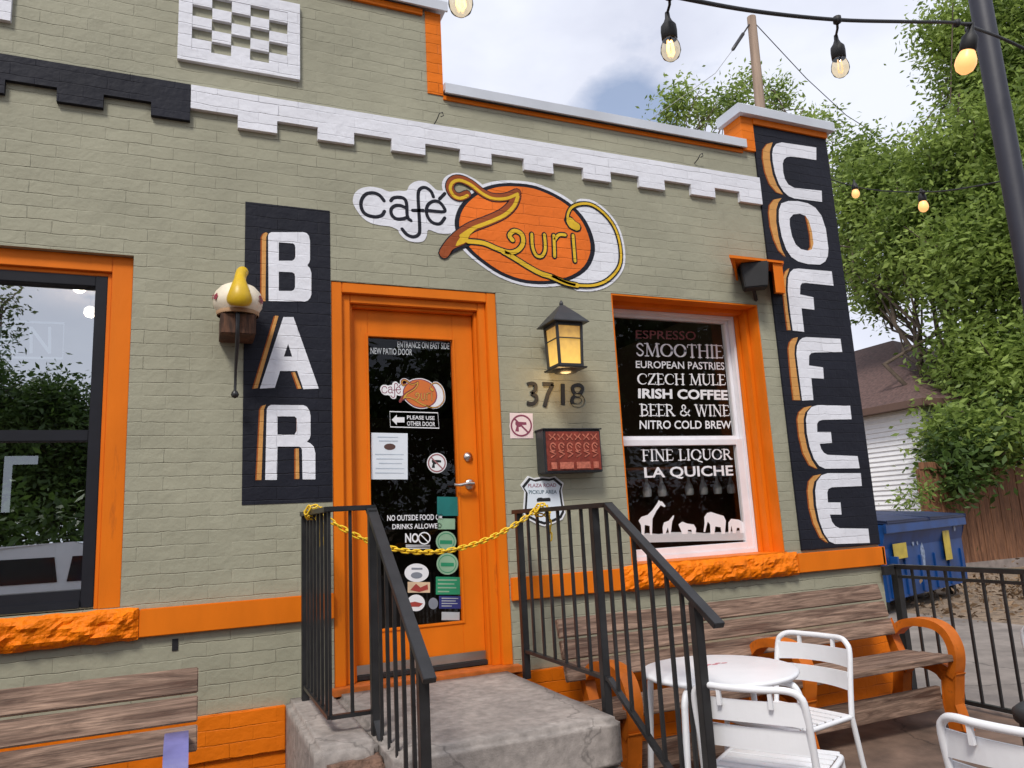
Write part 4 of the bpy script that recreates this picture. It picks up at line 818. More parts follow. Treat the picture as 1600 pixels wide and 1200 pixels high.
# ================================================================== THINGS ON THE WALL
# wall lantern
lc = Vector((2.075, -.185, Z(1.02)))
ln = thing('wall_lantern', 'black craftsman wall lantern with glowing amber glass above the house number', 'lamp', lc); ln.scale = (.84, .84, 1)
def frus(b, w0, z0, w1, z1): 
    vs = [(sx*w/2, sy*w/2, z) for w, z in ((w0, z0), (w1, z1)) for sx, sy in ((-1, -1), (1, -1), (1, 1), (-1, 1))]
    return b.add(vs, [(0, 1, 5, 4), (1, 2, 6, 5), (2, 3, 7, 6), (3, 0, 4, 7), (3, 2, 1, 0), (4, 5, 6, 7)])
b = MB(); frus(b, .285, .128, .285, .134); frus(b, .28, .134, .17, .19); frus(b, .17, .19, .03, .255); b.lathe([(.008, .25), (.016, .262), (.013, .275), (.005, .285), (0, .29)], n=10); b.build('roof_cap', LAMP_BLACK, ln)
b = MB()
for sx in (-1, 1):
    for sy in (-1, 1): b.bar((sx*.098, sy*.098, .128), (sx*.088, sy*.088, -.135), .017)
for z, wd in ((.118, .196), (-.132, .184)):
    for s in (-1, 1): b.box(-wd/2-.004, wd/2+.004, s*wd/2-.008, s*wd/2+.008, z-.009, z+.009); b.box(s*wd/2-.0078, s*wd/2+.0078, -wd/2, wd/2, z-.0088, z+.0088)
for s in (-1, 1): b.box(-.09, .09, s*.094-.004, s*.094+.004, .03, .036); b.box(s*.094-.004, s*.094+.004, -.09, .09, .03, .036)
b.build('cage', LAMP_BLACK, ln)
b = MB(); frus(b, .225, -.150, .235, -.141); b.lathe([(.10, -.15), (.08, -.165), (.03, -.17), (0, -.17)], n=16); b.build('base_tray', LAMP_BLACK, ln)
b = MB(); frus(b, .166, -.128, .182, .122); b.build('amber_glass', LAMP_GLASS, ln)
MB().box(-.055, .055, .165, .184, -.10, .11).box(-.02, .02, .095, .166, .02, .06).build('wall_plate', LAMP_BLACK, ln)
ll = bpy.data.lights.new('lantern_glow', 'POINT'); ll.energy = 1.2; ll.color = (1, .62, .25); ll.shadow_soft_size = .05
lo = bpy.data.objects.new('lantern_glow', ll); col.objects.link(lo); lo.parent = ln; lo.location = (0, 0, -.19)
# gourd lamp on a wooden bracket
gc = Vector((.215, -.15, Z(1.135)))
gd = thing('gourd_ornament', 'yellow and white painted gourd on a wooden wall bracket beside the BAR panel', 'ornament', gc)
GW = mat('painted_gourd_white', (.78, .70, .55), .45, amt=.1, scale=14, bs=.1); GY = mat('painted_gourd_yellow', (.62, .40, .01), .4, amt=.15, scale=10, bs=.1)
b = MB(); b.lathe([(.100, -.012), (.118, .015), (.123, .05), (.112, .09), (.085, .122), (.045, .142), (0, .147)], n=32); b.build('gourd_shell', GW, gd)
b = MB(); b.lathe([(.102, -.03), (.106, -.012), (.100, -.011), (.092, -.03)], n=28); b.build('gourd_rim', mat('woven_rim', (.36, .22, .12), .8, bs=.5), gd)
b = MB(); b.tube(smooth2([(0, -.112, .0), (0, -.128, .045), (.0, -.115, .10), (.004, -.08, .145), (.012, -.05, .185), (.02, -.02, .205)], 5), [.050, .056, .06, .061, .060, .057, .053, .05, .046, .042, .039, .036, .033, .031, .03, .029, .029, .029, .029, .029, .029, .03, .03, .03, .03, .028][:26], 16); b.build('gourd_neck', GY, gd)
b = MB()
for a, h, rr in ((-152, .052, .020), (-28, .05, .026), (-170, .06, .017), (-12, .075, .015)):
    p = Vector((.121*math.cos(R(a)), .121*math.sin(R(a)), h)); nrm = Vector((math.cos(R(a)), math.sin(R(a)), .15)).normalized(); t = Vector((-math.sin(R(a)), math.cos(R(a)), 0)); u = nrm.cross(t)
    for k in range(5):
        cc = p+nrm*.003+(t*math.cos(k*1.257)+u*math.sin(k*1.257))*rr*.55; b.add([cc+(t*math.cos(j*1.0472)+u*math.sin(j*1.0472))*rr*.42 for j in range(6)], [tuple(range(6))])
b.build('painted_flowers', mat('flower_red', (.30, .03, .06), .5, amt=.5, scale=30, bs=0), gd)
MB().box(-.085, .085, -.07, .148, -.138, -.032).build('wooden_block', BLOCK_WOOD, gd, .004)
MB().tube([(-.005, -.072, -.03), (-.005, -.08, -.10), (-.004, -.06, -.17), (-.004, .06, -.30), (-.005, .06, -.40), (-.006, .055, -.425)], [.012, .010, .011, .007, .007, .007], 8).lathe([(0, -.45), (.014, -.445), (.02, -.43), (.014, -.415), (.006, -.405)], (-.006, .055, 0), 6).build('iron_rod', BLACK_METAL, gd)
# speaker hood beside the corner pier
hd = thing('speaker_hood', 'black wall speaker under an orange wooden hood high beside the corner pier', 'speaker', (3.9, 0, Z(1.7)))
b = MB(); b.prism([(3.585, -.001), (4.03, -.001), (3.885, -.185), (3.405, -.185)], 'z', Z(1.708), Z(1.725)); b.build('hood_top', ORANGE, hd, .002, world=True)
b = MB(); b.add([(3.935, -.001, Z(1.707)), (4.020, -.001, Z(1.707)), (4.020, -.001, Z(1.54)), (3.935, -.001, Z(1.54)), (3.795, -.172, Z(1.707)), (3.882, -.172, Z(1.707)), (3.882, -.172, Z(1.49)), (3.795, -.172, Z(1.49))], [(0, 1, 2, 3), (4, 7, 6, 5), (0, 4, 5, 1), (3, 2, 6, 7), (0, 3, 7, 4), (1, 5, 6, 2)]); b.build('hood_side', ORANGE, hd, world=True)
b = MB(); b.add([(3.600, -.001, Z(1.707)), (3.62, -.001, Z(1.707)), (3.62, -.001, Z(1.615)), (3.60, -.001, Z(1.615)), (3.45, -.16, Z(1.707)), (3.47, -.16, Z(1.707))], [(0, 1, 2, 3), (0, 4, 5, 1), (3, 2, 5, 4), (0, 3, 4), (1, 5, 2)]); b.build('hood_gusset', ORANGE, hd, world=True)
def boxr(b, cx, cy, hx_, hy_, z0_, z1_, k):
    a = R(-32); ex = Vector((math.cos(a), math.sin(a), 0)); ey = Vector((-math.sin(a), math.cos(a), 0)); vs = []
    for z_, f_ in ((z0_, k), (z1_, 1)):
        for sx, sy in ((-1, -1), (1, -1), (1, 1), (-1, 1)): vs.append(Vector((cx, cy, z_))+ex*sx*hx_*f_+ey*sy*hy_*f_)
    return b.add(vs, [(0, 1, 5, 4), (1, 2, 6, 5), (2, 3, 7, 6), (3, 0, 4, 7), (3, 2, 1, 0), (4, 5, 6, 7)])
b = boxr(MB(), 3.675, -.105, .098, .07, Z(1.525), Z(1.706), .80); b.bar((3.70, -.06, Z(1.535)), (3.76, -.005, Z(1.47)), .025); b.build('speaker_body', RUBBER, hd, .008, world=True)
# house number: four black numerals
hn = thing('house_number', 'four separate black numerals 3718 mounted below the lantern', 'house number', (2.08, 0, Z(.78)))
cn = crop(6.32, 800, 460)
def numeral(polys, wd):
    b = MB()
    for pl in polys:
        P = [Vector(WZ(*cn(p))) for p in pl]
        k = len(P); Lp = []; Rp = []
        for i, p in enumerate(P):
            d = (P[min(i+1, k-1)]-P[max(i-1, 0)]).normalized(); nn = Vector((-d.y, d.x))*wd/2; Lp.append(p+nn); Rp.append(p-nn)
        b.prism([tuple(p) for p in Lp+Rp[::-1]], 'y', -.009, -.001)
    b.build('numeral', INK, hn, world=True)
numeral([smooth2([(148, 890), (190, 880), (228, 895), (225, 945), (185, 978)], 3), smooth2([(185, 978), (235, 1005), (232, 1060), (190, 1080), (145, 1072)], 3)], .022)
numeral([[(300, 885), (405, 888)], [(398, 892), (350, 990), (318, 1108)]], .024)
numeral([[(497, 885), (500, 1090)]], .026)
numeral([smooth2([(640, 895), (600, 910), (595, 945), (620, 985), (680, 1010), (698, 1060), (660, 1095), (600, 1085), (588, 1040), (615, 1005), (675, 975), (692, 925), (665, 898), (640, 895)], 3)], .022)
# letter box
mbx = thing('letter_box', 'black metal letter box with an ornate red front to the right of the door', 'mailbox', (2.12, 0, Z(.39)))
x0_, x1_, zz0, zz1 = 1.935, 2.325, Z(.262), Z(.520)
b = MB().box(x0_, x1_, -.112, -.001, zz0, zz1); b.build('box_body', LAMP_BLACK, mbx, .004, world=True)
RED_M = mat('red_copper_front', (.21, .035, .02), .45, amt=.3, scale=30, bs=.2); PINKM = mat('rubbed_copper_relief', (.46, .135, .085), .45, amt=.35, scale=40, bs=.2)
MB().box(x0_+.015, x1_-.012, -.118, -.1125, zz0+.014, zz1-.012).build('front_panel', RED_M, mbx, world=True)
b = MB(); n = 6; cwid = (x1_-x0_-.05)/n
for i in range(n):
    cx = x0_+.028+cwid*(i+.5); yy = -.1215; zt = zz1-.02; H = zz1-zz0-.045
    b.stroke([(cx-cwid*.36, zt-.01), (cx-cwid*.05, zt-.030), (cx+cwid*.3, zt-.008)], .009, yy); b.stroke([(cx-cwid*.3, zt-.040), (cx+cwid*.05, zt-.022), (cx+cwid*.34, zt-.042)], .008, yy-.0004)
    b.stroke([(cx+cwid*.33*math.cos(a*.5236+.5), zt-H*.40+.024*math.sin(a*.5236+.5)) for a in range(10)], .009, yy-.0002); b.stroke([(cx-cwid*.05, zt-H*.36), (cx+cwid*.2, zt-H*.42)], .008, yy)
    b.stroke([(cx-cwid*.34, zt-H*.52), (cx+cwid*.30, zt-H*.60), (cx-cwid*.26, zt-H*.68)], .009, yy-.0006)
    if i in (0, 5): b.box(cx-cwid*.32, cx+cwid*.32, yy-.002, yy, zz0+.022, zz0+.062)
    elif i in (1, 3): b.box(cx-cwid*.34, cx+cwid*1.3, yy-.002, yy, zz0+.022, zz0+.062)
b.build('front_relief', PINKM, mbx, world=True)
MB().box(x0_-.006, x1_+.006, -.124, 0, zz1+.0005, zz1+.008).build('box_lid', LAMP_BLACK, mbx, .002, world=True)
# no weapons notice on the wall
nw = thing('no_weapons_sign', 'square pinkish no guns notice on the wall left of the letter box', 'sign', (on_y(813, 664).x, 0, Z(.55)))
MB().poly([[WZ(*p) for p in ((796, 645), (832, 646), (833, 685), (797, 685))]], -.003).build('sign_plate', PINKW, nw, world=True)
no_sign(814.5, 665, 18.5, nw, -.0036, PINKW, MAROON, 'sign_disc', True)
# shield-shaped sign
sh = thing('shield_sign', 'white shield shaped pickup notice low on the wall under the letter box', 'sign', (on_y(848, 785).x, 0, Z(.1)))
cs = crop(12, 800, 730)
outl = [(150, 340), (290, 165), (400, 205), (560, 175), (700, 190), (800, 165), (965, 300), (930, 420), (960, 640), (1000, 860), (940, 980), (760, 1060), (600, 1110), (440, 1060), (260, 960), (200, 860), (215, 640), (225, 460)]
def shr(k): cx, cy = 585, 620; return [(cx+(p[0]-cx)*k, cy+(p[1]-cy)*k) for p in outl]
MB().prism([WZ(*cs(p)) for p in outl], 'y', -.005, -.001).build('sign_plate', VINYL_W, sh, world=True)
MB().poly([wl(shr(.93), cs)], -.0062).build('black_border', INK, sh, world=True); MB().poly([wl(shr(.83), cs)], -.0072).build('white_field', PAPER, sh, world=True)
b = MB(); text_on(b, 'PLAZA ROAD', [cs(p) for p in ((300, 310), (830, 300), (830, 370), (300, 380))], -.008, .02); b.build('lettering', mat('faded_red_ink', (.34, .17, .22), .6, bs=0), sh, world=True)
b = MB(); text_on(b, 'PICKUP AREA', [cs(p) for p in ((310, 430), (840, 425), (840, 495), (320, 505))], -.008, .02); b.build('lettering', mat('slate_ink', (.10, .16, .20), .6, bs=0), sh, world=True)
b = MB().poly([wl([(455, 600), (480, 575), (540, 570), (570, 582), (690, 572), (712, 595), (712, 640), (455, 648)], cs)], -.008); b.build('car_pictogram', INK, sh, world=True)
# wire hooks in the parapet wall
for px, py in ((683, 188), (1088, 250)):
    p = on_y(px, py); b = MB().tube([p+Vector((-.02, .0, -.03)), p+Vector((-.01, -.03, -.01)), p+Vector((.0, -.05, .02)), p+Vector((.02, -.05, .03)), p+Vector((.03, -.04, .015)), p+Vector((.012, -.04, .005))], .0035, 6)
    tag(b.build('wire_hook', BLACK_METAL), 'bent wire hook in the wall near the raised parapet' if px < 800 else 'bent wire hook in the wall near the corner pier', 'hook')

# ================================================================== STEPS, RAILINGS, CHAIN
st = thing('concrete_steps', 'worn grey concrete landing and steps in front of the orange door', 'steps', (1.1, -.7, 0))
def rough_slab(x0, x1, y0, y1, z0, z1, amp=.0035, n=14):
    bm = bmesh.new(); bmesh.ops.create_cube(bm, size=1)
    for v in bm.verts: v.co = Vector((x0+(v.co.x+.5)*(x1-x0), y0+(v.co.y+.5)*(y1-y0), z0+(v.co.z+.5)*(z1-z0)))
    bmesh.ops.bevel(bm, geom=bm.edges[:], offset=.022, segments=3, affect='EDGES'); bmesh.ops.subdivide_edges(bm, edges=[e for e in bm.edges if e.calc_length() > .1], cuts=n, use_grid_fill=True)
    for v in bm.verts:
        e = noise.fractal(v.co*9, 1, 2, 4)*amp + min(0, noise.noise(v.co*4+Vector((5, 5, 5)))+.15)*amp*1.2; v.co += Vector((e*.6, e*.6, e*.7))
    b = MB(); b.v = [tuple(v.co) for v in bm.verts]; bm.verts.index_update(); b.f = [tuple(v.index for v in f.verts) for f in bm.faces]; b.sm = [True]*len(b.f); bm.free(); return b
rough_slab(.715, 1.665, -1.27, -.06, LANDZ-.20, LANDZ).build('landing', CONCRETE, st, world=True)
rough_slab(.47, .712, -1.02, -.002, -.02, LANDZ-.001).build('side_ledge', CONCRETE, st, world=True)
rough_slab(.49, .73, -1.11, -.90, -.02, LANDZ-.055, .018).build('broken_corner', mat('crumbling_brown_masonry', (.17, .10, .07), .95, amt=.5, scale=18, bs=1, bscale=40, bdist=.02, coord='World'), st, world=True)
rough_slab(.73, 1.668, -1.26, -.05, -.02, LANDZ-.19).build('landing_base', CONCRETE, st, world=True)
rough_slab(.735, 1.67, -1.55, -1.24, -.02, LANDZ-.19).build('step', CONCRETE, st, world=True); rough_slab(.735, 1.672, -1.83, -1.52, -.02, LANDZ-.375).build('step', CONCRETE, st, world=True)
# left railing
T = .03
def rail_common(par, posts, top, bot, bals, name='baluster'):
    for a, b_ in posts: MB().bar(a, b_, .036).build('post', BLACK_METAL, par, .002, world=True)
    for pl in top:
        b = MB(); 
        b.bar(pl[0], pl[1], .045, .022); b.build('handrail', BLACK_METAL, par, .002, world=True)
    for pl in bot: MB().bar(pl[0], pl[1], .026, .016).build('bottom_rail', BLACK_METAL, par, world=True)
    for a, b_ in bals: MB().bar(a, b_, .0135).build(name, BLACK_METAL, par, world=True)
RT, RB = Z(.085), LANDZ+.065
rl = thing('stair_railing', 'black steel stair railing to the left of the landing with a yellow chain end', 'railing', (.6, -.5, LANDZ))
xA, yA, yC, xC = .555, -.11, -.83, .735
yE, zE = -1.66, Z(-.50)                                          # lower end of the sloping handrail
sl = (zE-RT)/(yE+.86)
posts = [((xA, yA, LANDZ), (xA, yA, RT)), ((xC, yC-.03, LANDZ-.08), (xC, yC-.03, RT-.01)), ((xC, -1.575, 0), (xC, -1.575, RT+sl*(-1.575+.86)-.01))]
top = [((xA, yA+.03, RT), (xA, yC-.02, RT)), ((xA-.02, yC, RT+.0006), (xC+.02, yC, RT+.0006)), ((xC, yC-.0, RT+.001), (xC, yE, zE))]
zb = lambda y: RB+sl*(y-yC)-.02
bot = [((xA, yA, RB), (xA, yC, RB)), ((xA, yC, RB+.0004), (xC, yC, RB+.0004)), ((xC, yC, RB), (xC, -1.575, zb(-1.575)))]
bals = [((xA, yA-.105*(i+1), RB), (xA, yA-.105*(i+1), RT-.01)) for i in range(6)]+[((xA, yC, RB), (xA, yC, RT-.01)), ((xA+.09, yC, RB), (xA+.09, yC, RT-.01))]
bals += [((xC, y, zb(y)), (xC, y, RT+sl*(y+.86)-.012)) for y in (-.97, -1.09, -1.21, -1.33, -1.45)]
rail_common(rl, posts, top, bot, bals)
# right railing
rr = thing('stair_railing', 'black steel stair railing to the right of the landing before the bench', 'railing', (1.72, -.6, LANDZ))
xR = 1.715; RT2, RB2 = Z(.045), Z(-.705); yK, yE, zE = -1.19, -1.90, Z(-.40); sl2 = (zE-RT2)/(yE-yK); zt = lambda y: RT2+sl2*(y-yK)
posts = [((xR, -.19, LANDZ-.03), (xR, -.19, RT2)), ((xR, -1.06, LANDZ-.06), (xR, -1.06, RT2)), ((xR, -1.77, 0), (xR, -1.77, zt(-1.77)-.01))]
top = [((xR, -.14, RT2), (xR, yK-.01, RT2)), ((xR, yK, RT2+.001), (xR, yE, zE))]
zb2 = lambda y: RB2+sl2*(y+1.10)
bot = [((xR, -.19, RB2), (xR, -1.10, RB2)), ((xR, -1.10, RB2), (xR, -1.77, zb2(-1.77)))]
bals = [((xR, -.19-.124*(i+1), RB2), (xR, -.19-.124*(i+1), RT2-.01)) for i in range(6)]+[((xR, y, zb2(y) if y < -1.1 else RB2), (xR, y, (zt(y) if y < yK else RT2)-.012)) for y in (-1.17, -1.27, -1.38, -1.49, -1.60, -1.69)]
rail_common(rr, posts, top, bot, bals)
# yellow plastic chain between the two railings
def link(c, d, roll):
    d = d.normalized(); u = d.orthogonal().normalized(); u = Matrix.Rotation(roll, 3, d) @ u; pts = []
    for i in range(12):
        a = 2*math.pi*i/12; pts.append(c+d*(math.cos(a)*.017+(.007 if math.cos(a) > 0 else -.007))+u*math.sin(a)*.0105)
    return pts
A_, B_ = Vector((xA+.005, -.42, RT+.012)), Vector((xR-.005, -.50, RT2+.018)); b = MB(); n = 40
def cat(t): p = A_.lerp(B_, t); p.z -= .215*(1-(2*t-1)**2)*(1 - .12*(2*t-1)); p.y -= .04*(1-(2*t-1)**2); return p
for i in range(n):
    p = cat((i+.5)/n); d = cat((i+1)/n)-cat(i/n); b.tube(link(p, d, (i % 2)*1.57+.5), .0042, 6, closed=True)
for base, xx, zz in ((A_, xA, RT), (B_, xR, RT2)):                  # a loop round each handrail and a loose tail
    for k in range(7):
        a = 2*math.pi*k/7; c = Vector((xx+.036*math.cos(a), base.y+.02*math.sin(a*2), zz+.026*math.sin(a))); b.tube(link(c, Vector((-math.sin(a), .3, math.cos(a))), (k % 2)*1.57), .0042, 6, closed=True)
    for k in range(4): b.tube(link(Vector((xx+.03, base.y-.02, zz-.04-.033*k)), Vector((.1, 0, 1)), (k % 2)*1.57), .0042, 6, closed=True)
tag(b.build('plastic_chain', YELLOW_PL), 'yellow plastic chain slung across the landing between the two railings', 'chain')

# ================================================================== BENCHES
def ribbon_prism(path, t, x0, x1, b):
    P = [Vector(p) for p in path]; k = len(P); Lp, Rp = [], []; ts = t if isinstance(t, (list, tuple)) else [t]*k
    for i, p in enumerate(P):
        d = (P[min(i+1, k-1)]-P[max(i-1, 0)]).normalized(); nn = Vector((-d.y, d.x))*ts[i]/2; Lp.append(p+nn); Rp.append(p-nn)
    b.prism([tuple(p) for p in Lp+Rp[::-1]], 'x', x0, x1); return b
def make_bench(name, label, x0, x1, yb, frames, fm, fw=.085):
    """back toward +y; yb = y of the backrest's top edge"""
    t = thing(name, label, 'bench', ((x0+x1)/2, yb-.3, 0))
    B = lambda d, z: (yb-d, z)
    ang = .30                                                            # backrest leans back
    for k in range(3):
        zc = .783-k*.108; d = (.83-zc)*ang
        M = Matrix.Translation((0, yb-d, zc)) @ Matrix.Rotation(-.28, 4, 'X')
        MB().box(x0, x1, -.018, .018, -.050, .050, M).build('back_board', BENCH_WOOD, t, .004, world=True)
    for d, w_ in ((.22, .10), (.335, .11), (.45, .11)): MB().box(x0+.02, x1-.0, yb-d-w_/2+.003, yb-d+w_/2-.003, .405-.04*(.45-d), .443-.04*(.45-d)).build('seat_board', BENCH_WOOD, t, .004, world=True)
    MB().box(x0+.05, x1-.02, yb-.40, yb-.365, .12, .25).build('lower_board', BENCH_WOOD, t, .004, world=True)
    for i, xc in enumerate(frames):
        a, c = xc-fw/2, xc+fw/2; f = bpy.data.objects.new('end_frame', None); col.objects.link(f); f.parent = t; f.location = (xc-t.location.x, 0, 0)
        arm = smooth2([B(.085, .535), B(.15, .585), B(.25, .610), B(.37, .607), B(.445, .575), B(.485, .51), B(.495, .44), B(.48, .36), B(.455, .31)], 5)
        ribbon_prism(arm, .05, a, c, MB()).build('armrest', fm, f, .014, world=True)
        ribbon_prism([B(.45, .335), B(.425, .15), B(.455, 0)], [.10, .085, .10], a+.008, c-.008, MB()).build('leg', fm, f, .006, world=True)
        ribbon_prism([B(.10, .36), B(.06, .15), B(-.01, 0)], [.08, .075, .09], a+.008, c-.008, MB()).build('leg', fm, f, .006, world=True)
        ribbon_prism(smooth2([B(.07, .30), B(.16, .355), B(.26, .375), B(.36, .355), B(.44, .30)], 4), [.10]*3+[.085]*11+[.10]*3, a+.012, c-.012, MB()).build('seat_bearer', fm, f, .004, world=True)
        ribbon_prism([B(.085, .36), B(.050, .48), B(.012, .60)], [.07, .05, .04], a+.014, c-.014, MB()).build('back_post', fm, f, .004, world=True)
    return t
BENCH_OR = wear(mat('bench_orange_paint', (.55, .135, .010), .45, spec=.3, amt=.22, scale=9, bs=.3, bscale=40), (.20, .06, .02), .60, 9, (1, 1, 1))
make_bench('park_bench', 'long weathered plank bench with orange arms under the white sash window', 1.87, 4.27, -.27, (2.02, 3.13, 4.31), BENCH_OR)
make_bench('park_bench', 'weathered plank bench with purple arms under the wide tinted window', -2.4, .057, -.50, (-2.3, -1.1, -.02), PURPLE)

# ================================================================== TABLE AND CHAIRS
tb = thing('bistro_table', 'round white metal bistro table in front of the orange bench', 'table', (2.07, -1.40, 0))
b = MB(); b.lathe([(0, .698), (.30, .698), (.316, .703), (.322, .712), (.318, .720), (.308, .7225), (0, .723)], n=48); b.build('tabletop', WHITE_METAL, tb)
for k in range(4):
    a = R(28+90*k); d = Vector((math.cos(a), math.sin(a), 0)); MB().tube(smooth2([d*.20+Vector((0, 0, .688)), d*.29+Vector((0, 0, .688)), d*.325+Vector((0, 0, .655)), d*.335+Vector((0, 0, .58)), d*.36+Vector((0, 0, .30)), d*.39+Vector((0, 0, .0))], 5), .0135, 10).build('leg', WHITE_METAL, tb)
b = MB(); pm = on_z(1117, 1038, .7235)
for i in range(5): b.add([(pm.x-2.07+.05*(i-2)*.5+.016*math.cos(j*.785), pm.y+1.40+.012*(i % 2)+.010*math.sin(j*.785), .7236) for j in range(8)], [tuple(range(8))])
b.build('printed_mark', mat('faded_pink_mark', (.55, .22, .25), .6, bs=0), tb)
def make_chair():
    """origin on the floor under the seat; the sitter faces +y"""
    t = thing('bistro_chair', 'x', 'chair', (0, 0, 0), 0, 'white metal bistro chairs'); tr_ = .0125
    bow = lambda x: -.032*(1-(x/.19)**2)
    back = [(-.20, -.195, .44), (-.198, -.215, .56), (-.195, -.245, .705), (-.178, -.252+bow(.178)*.5, .745), (-.14, -.256+bow(.14), .762)]
    mid = [(x, -.256+bow(x), .762) for x in (-.07, 0, .07)]
    path = smooth2(back+mid+[(-p[0], p[1], p[2]) for p in back[::-1]], 4)
    MB().tube(path, tr_, 10).build('back_frame', WHITE_METAL, t)
    for z in (.682, .588):
        b = MB(); n = 12; rows = []
        for i in range(n+1):
            x = -.19+.38*i/n; yb = -.256+(.762-z)*.24+bow(x)*.9; lift = .008*(1-(x/.19)**2)
            rows.append([(x, yb-.004, z-.042+lift), (x, yb-.004-.003, z+.038), (x, yb+.001, z+.038), (x, yb+.002, z-.042+lift)])
        vs = [p for r_ in rows for p in r_]; fs = []
        for i in range(n):
            for j in range(4): fs.append((i*4+j, i*4+(j+1) % 4, (i+1)*4+(j+1) % 4, (i+1)*4+j))
        b.add(vs, fs, False); b.add(rows[0], [(0, 1, 2, 3)]); b.add(rows[-1], [(3, 2, 1, 0)]); b.build('back_slat', WHITE_METAL, t)
    for x in (-.09, .09): MB().bar((x, -.256+bow(x), .758), (x, -.252+bow(x), .70), .014).build('slat_peg', WHITE_METAL, t)
    sf = smooth2([(-.195, -.19, .438), (-.20, .12, .438), (-.185, .185, .438), (-.12, .20, .438), (.12, .20, .438), (.185, .185, .438), (.20, .12, .438), (.195, -.19, .438)], 4)
    MB().tube(sf, .0115, 8).bar((-.19, -.19, .438), (.19, -.19, .438), .018).build('seat_frame', WHITE_METAL, t)
    for k in range(7):
        y = -.165+k*.058; MB().box(-.188, .188, y-.022, y+.022, .443, .450).build('seat_slat', WHITE_METAL, t, .002)
    for s in (-1, 1):
        MB().tube([(s*.20, -.195, .44), (s*.205, -.225, .25), (s*.212, -.27, 0)], tr_, 10).build('leg', WHITE_METAL, t); MB().tube([(s*.195, .17, .435), (s*.202, .19, .25), (s*.212, .225, 0)], tr_, 10).build('leg', WHITE_METAL, t)
    return t
ch0 = make_chair()
for i, (x, y, face, lb) in enumerate([(2.515, -1.27, 101, 'white bistro chair behind the table with its back to the dumpster side'), (2.03, -1.74, -57, 'white bistro chair nearest the steps turned beside the round table'),
                                      (2.31, -2.62, -82, 'white bistro chair cut by the bottom edge near the right corner'), (3.95, -1.78, -80, 'white bistro chair barely in frame at the right edge')]):
    o = ch0 if i == 0 else copy_tree(ch0)
    o.location = (x, y, 0); o.rotation_euler.z = R(face); o['label'] = lb
bn = thing('litter_bin', 'black litter bin at the right edge beyond the cut off white chair', 'bin', (3.09, -2.20, 0))
b = MB(); b.lathe([(.17, 0), (.185, .02), (.20, .52), (.20, .54), (.17, .54), (.165, .05), (0, .05)], n=28); b.build('bin_body', RUBBER, bn); MB().lathe([(.195, .52), (.215, .525), (.218, .555), (.20, .57), (.17, .57), (.165, .54)], n=28).build('rim', RUBBER, bn)

# ================================================================== PATIO FENCE (iron)
fx = 4.76; fe = thing('iron_fence', 'low black iron fence running out from the building corner', 'fence', (fx, -1.5, 0)); FT, FB = Z(-.476), Z(-1.335)
MB().bar((fx, .02, FT), (fx, -3.6, FT), .05, .03).build('top_rail', BLACK_METAL, fe, world=True); MB().bar((fx, .0, FT-.07), (fx, -3.6, FT-.07), .025, .02).build('middle_rail', BLACK_METAL, fe, world=True); MB().bar((fx, .0, FB), (fx, -3.6, FB), .03, .025).build('bottom_rail', BLACK_METAL, fe, world=True)
for y in (-.02, -1.85, -3.55): MB().bar((fx, y, 0), (fx, y, FT), .05).build('post', BLACK_METAL, fe, world=True)
for i in range(26):
    y = -.155-.131*i
    if abs(y+1.85) < .05: continue
    MB().bar((fx, y, FB), (fx, y, FT-.01), .0155).build('baluster', BLACK_METAL, fe, world=True)
MB().box(4.60, 4.70, -.06, -.034, FT-.05, FT+.014).build('wall_bracket', BLACK_METAL, fe, world=True)

# ================================================================== STRING LIGHTS AND POST
pp = Vector((2.925, -2.40, 0))
ps = thing('light_post', 'slate blue steel post carrying the string lights at the upper right', 'post', pp, R(-15))
MB().lathe([(.041, .012), (.040, 3.7), (.036, 3.72), (0, 3.73)], n=24).build('shaft', SLATE, ps); MB().box(-.11, .11, -.11, .11, 0, .014).build('base_plate', SLATE, ps, .003)
MB().tube([(-.06, 0, Z(1.86)), (-.085, 0, Z(1.86)), (-.09, .0, Z(1.84)), (-.075, 0, Z(1.83))], .005, 6).build('eye_hook', BLACK_METAL, ps)
pts = [at_r(420, -330, 1.45), at_r(720, -80, 1.7), at_r(905, -38, 1.9), at_r(1075, -1, 2.12), at_r(1190, 19, 2.35), at_r(1310, 31, 2.6), at_r(1420, 34, 2.9), at_r(1495, 36, 3.15), at_r(1532, 47, 3.40), at_r(1600, 76, 3.7), at_r(1760, 160, 4.3)]
sl_ = thing('light_string', 'black cable of festoon lights sagging across the sky to the post', 'light string', pts[5])
MB().tube(smooth2(pts, 6), .0055, 8).build('cable', RUBBER, sl_, world=True)
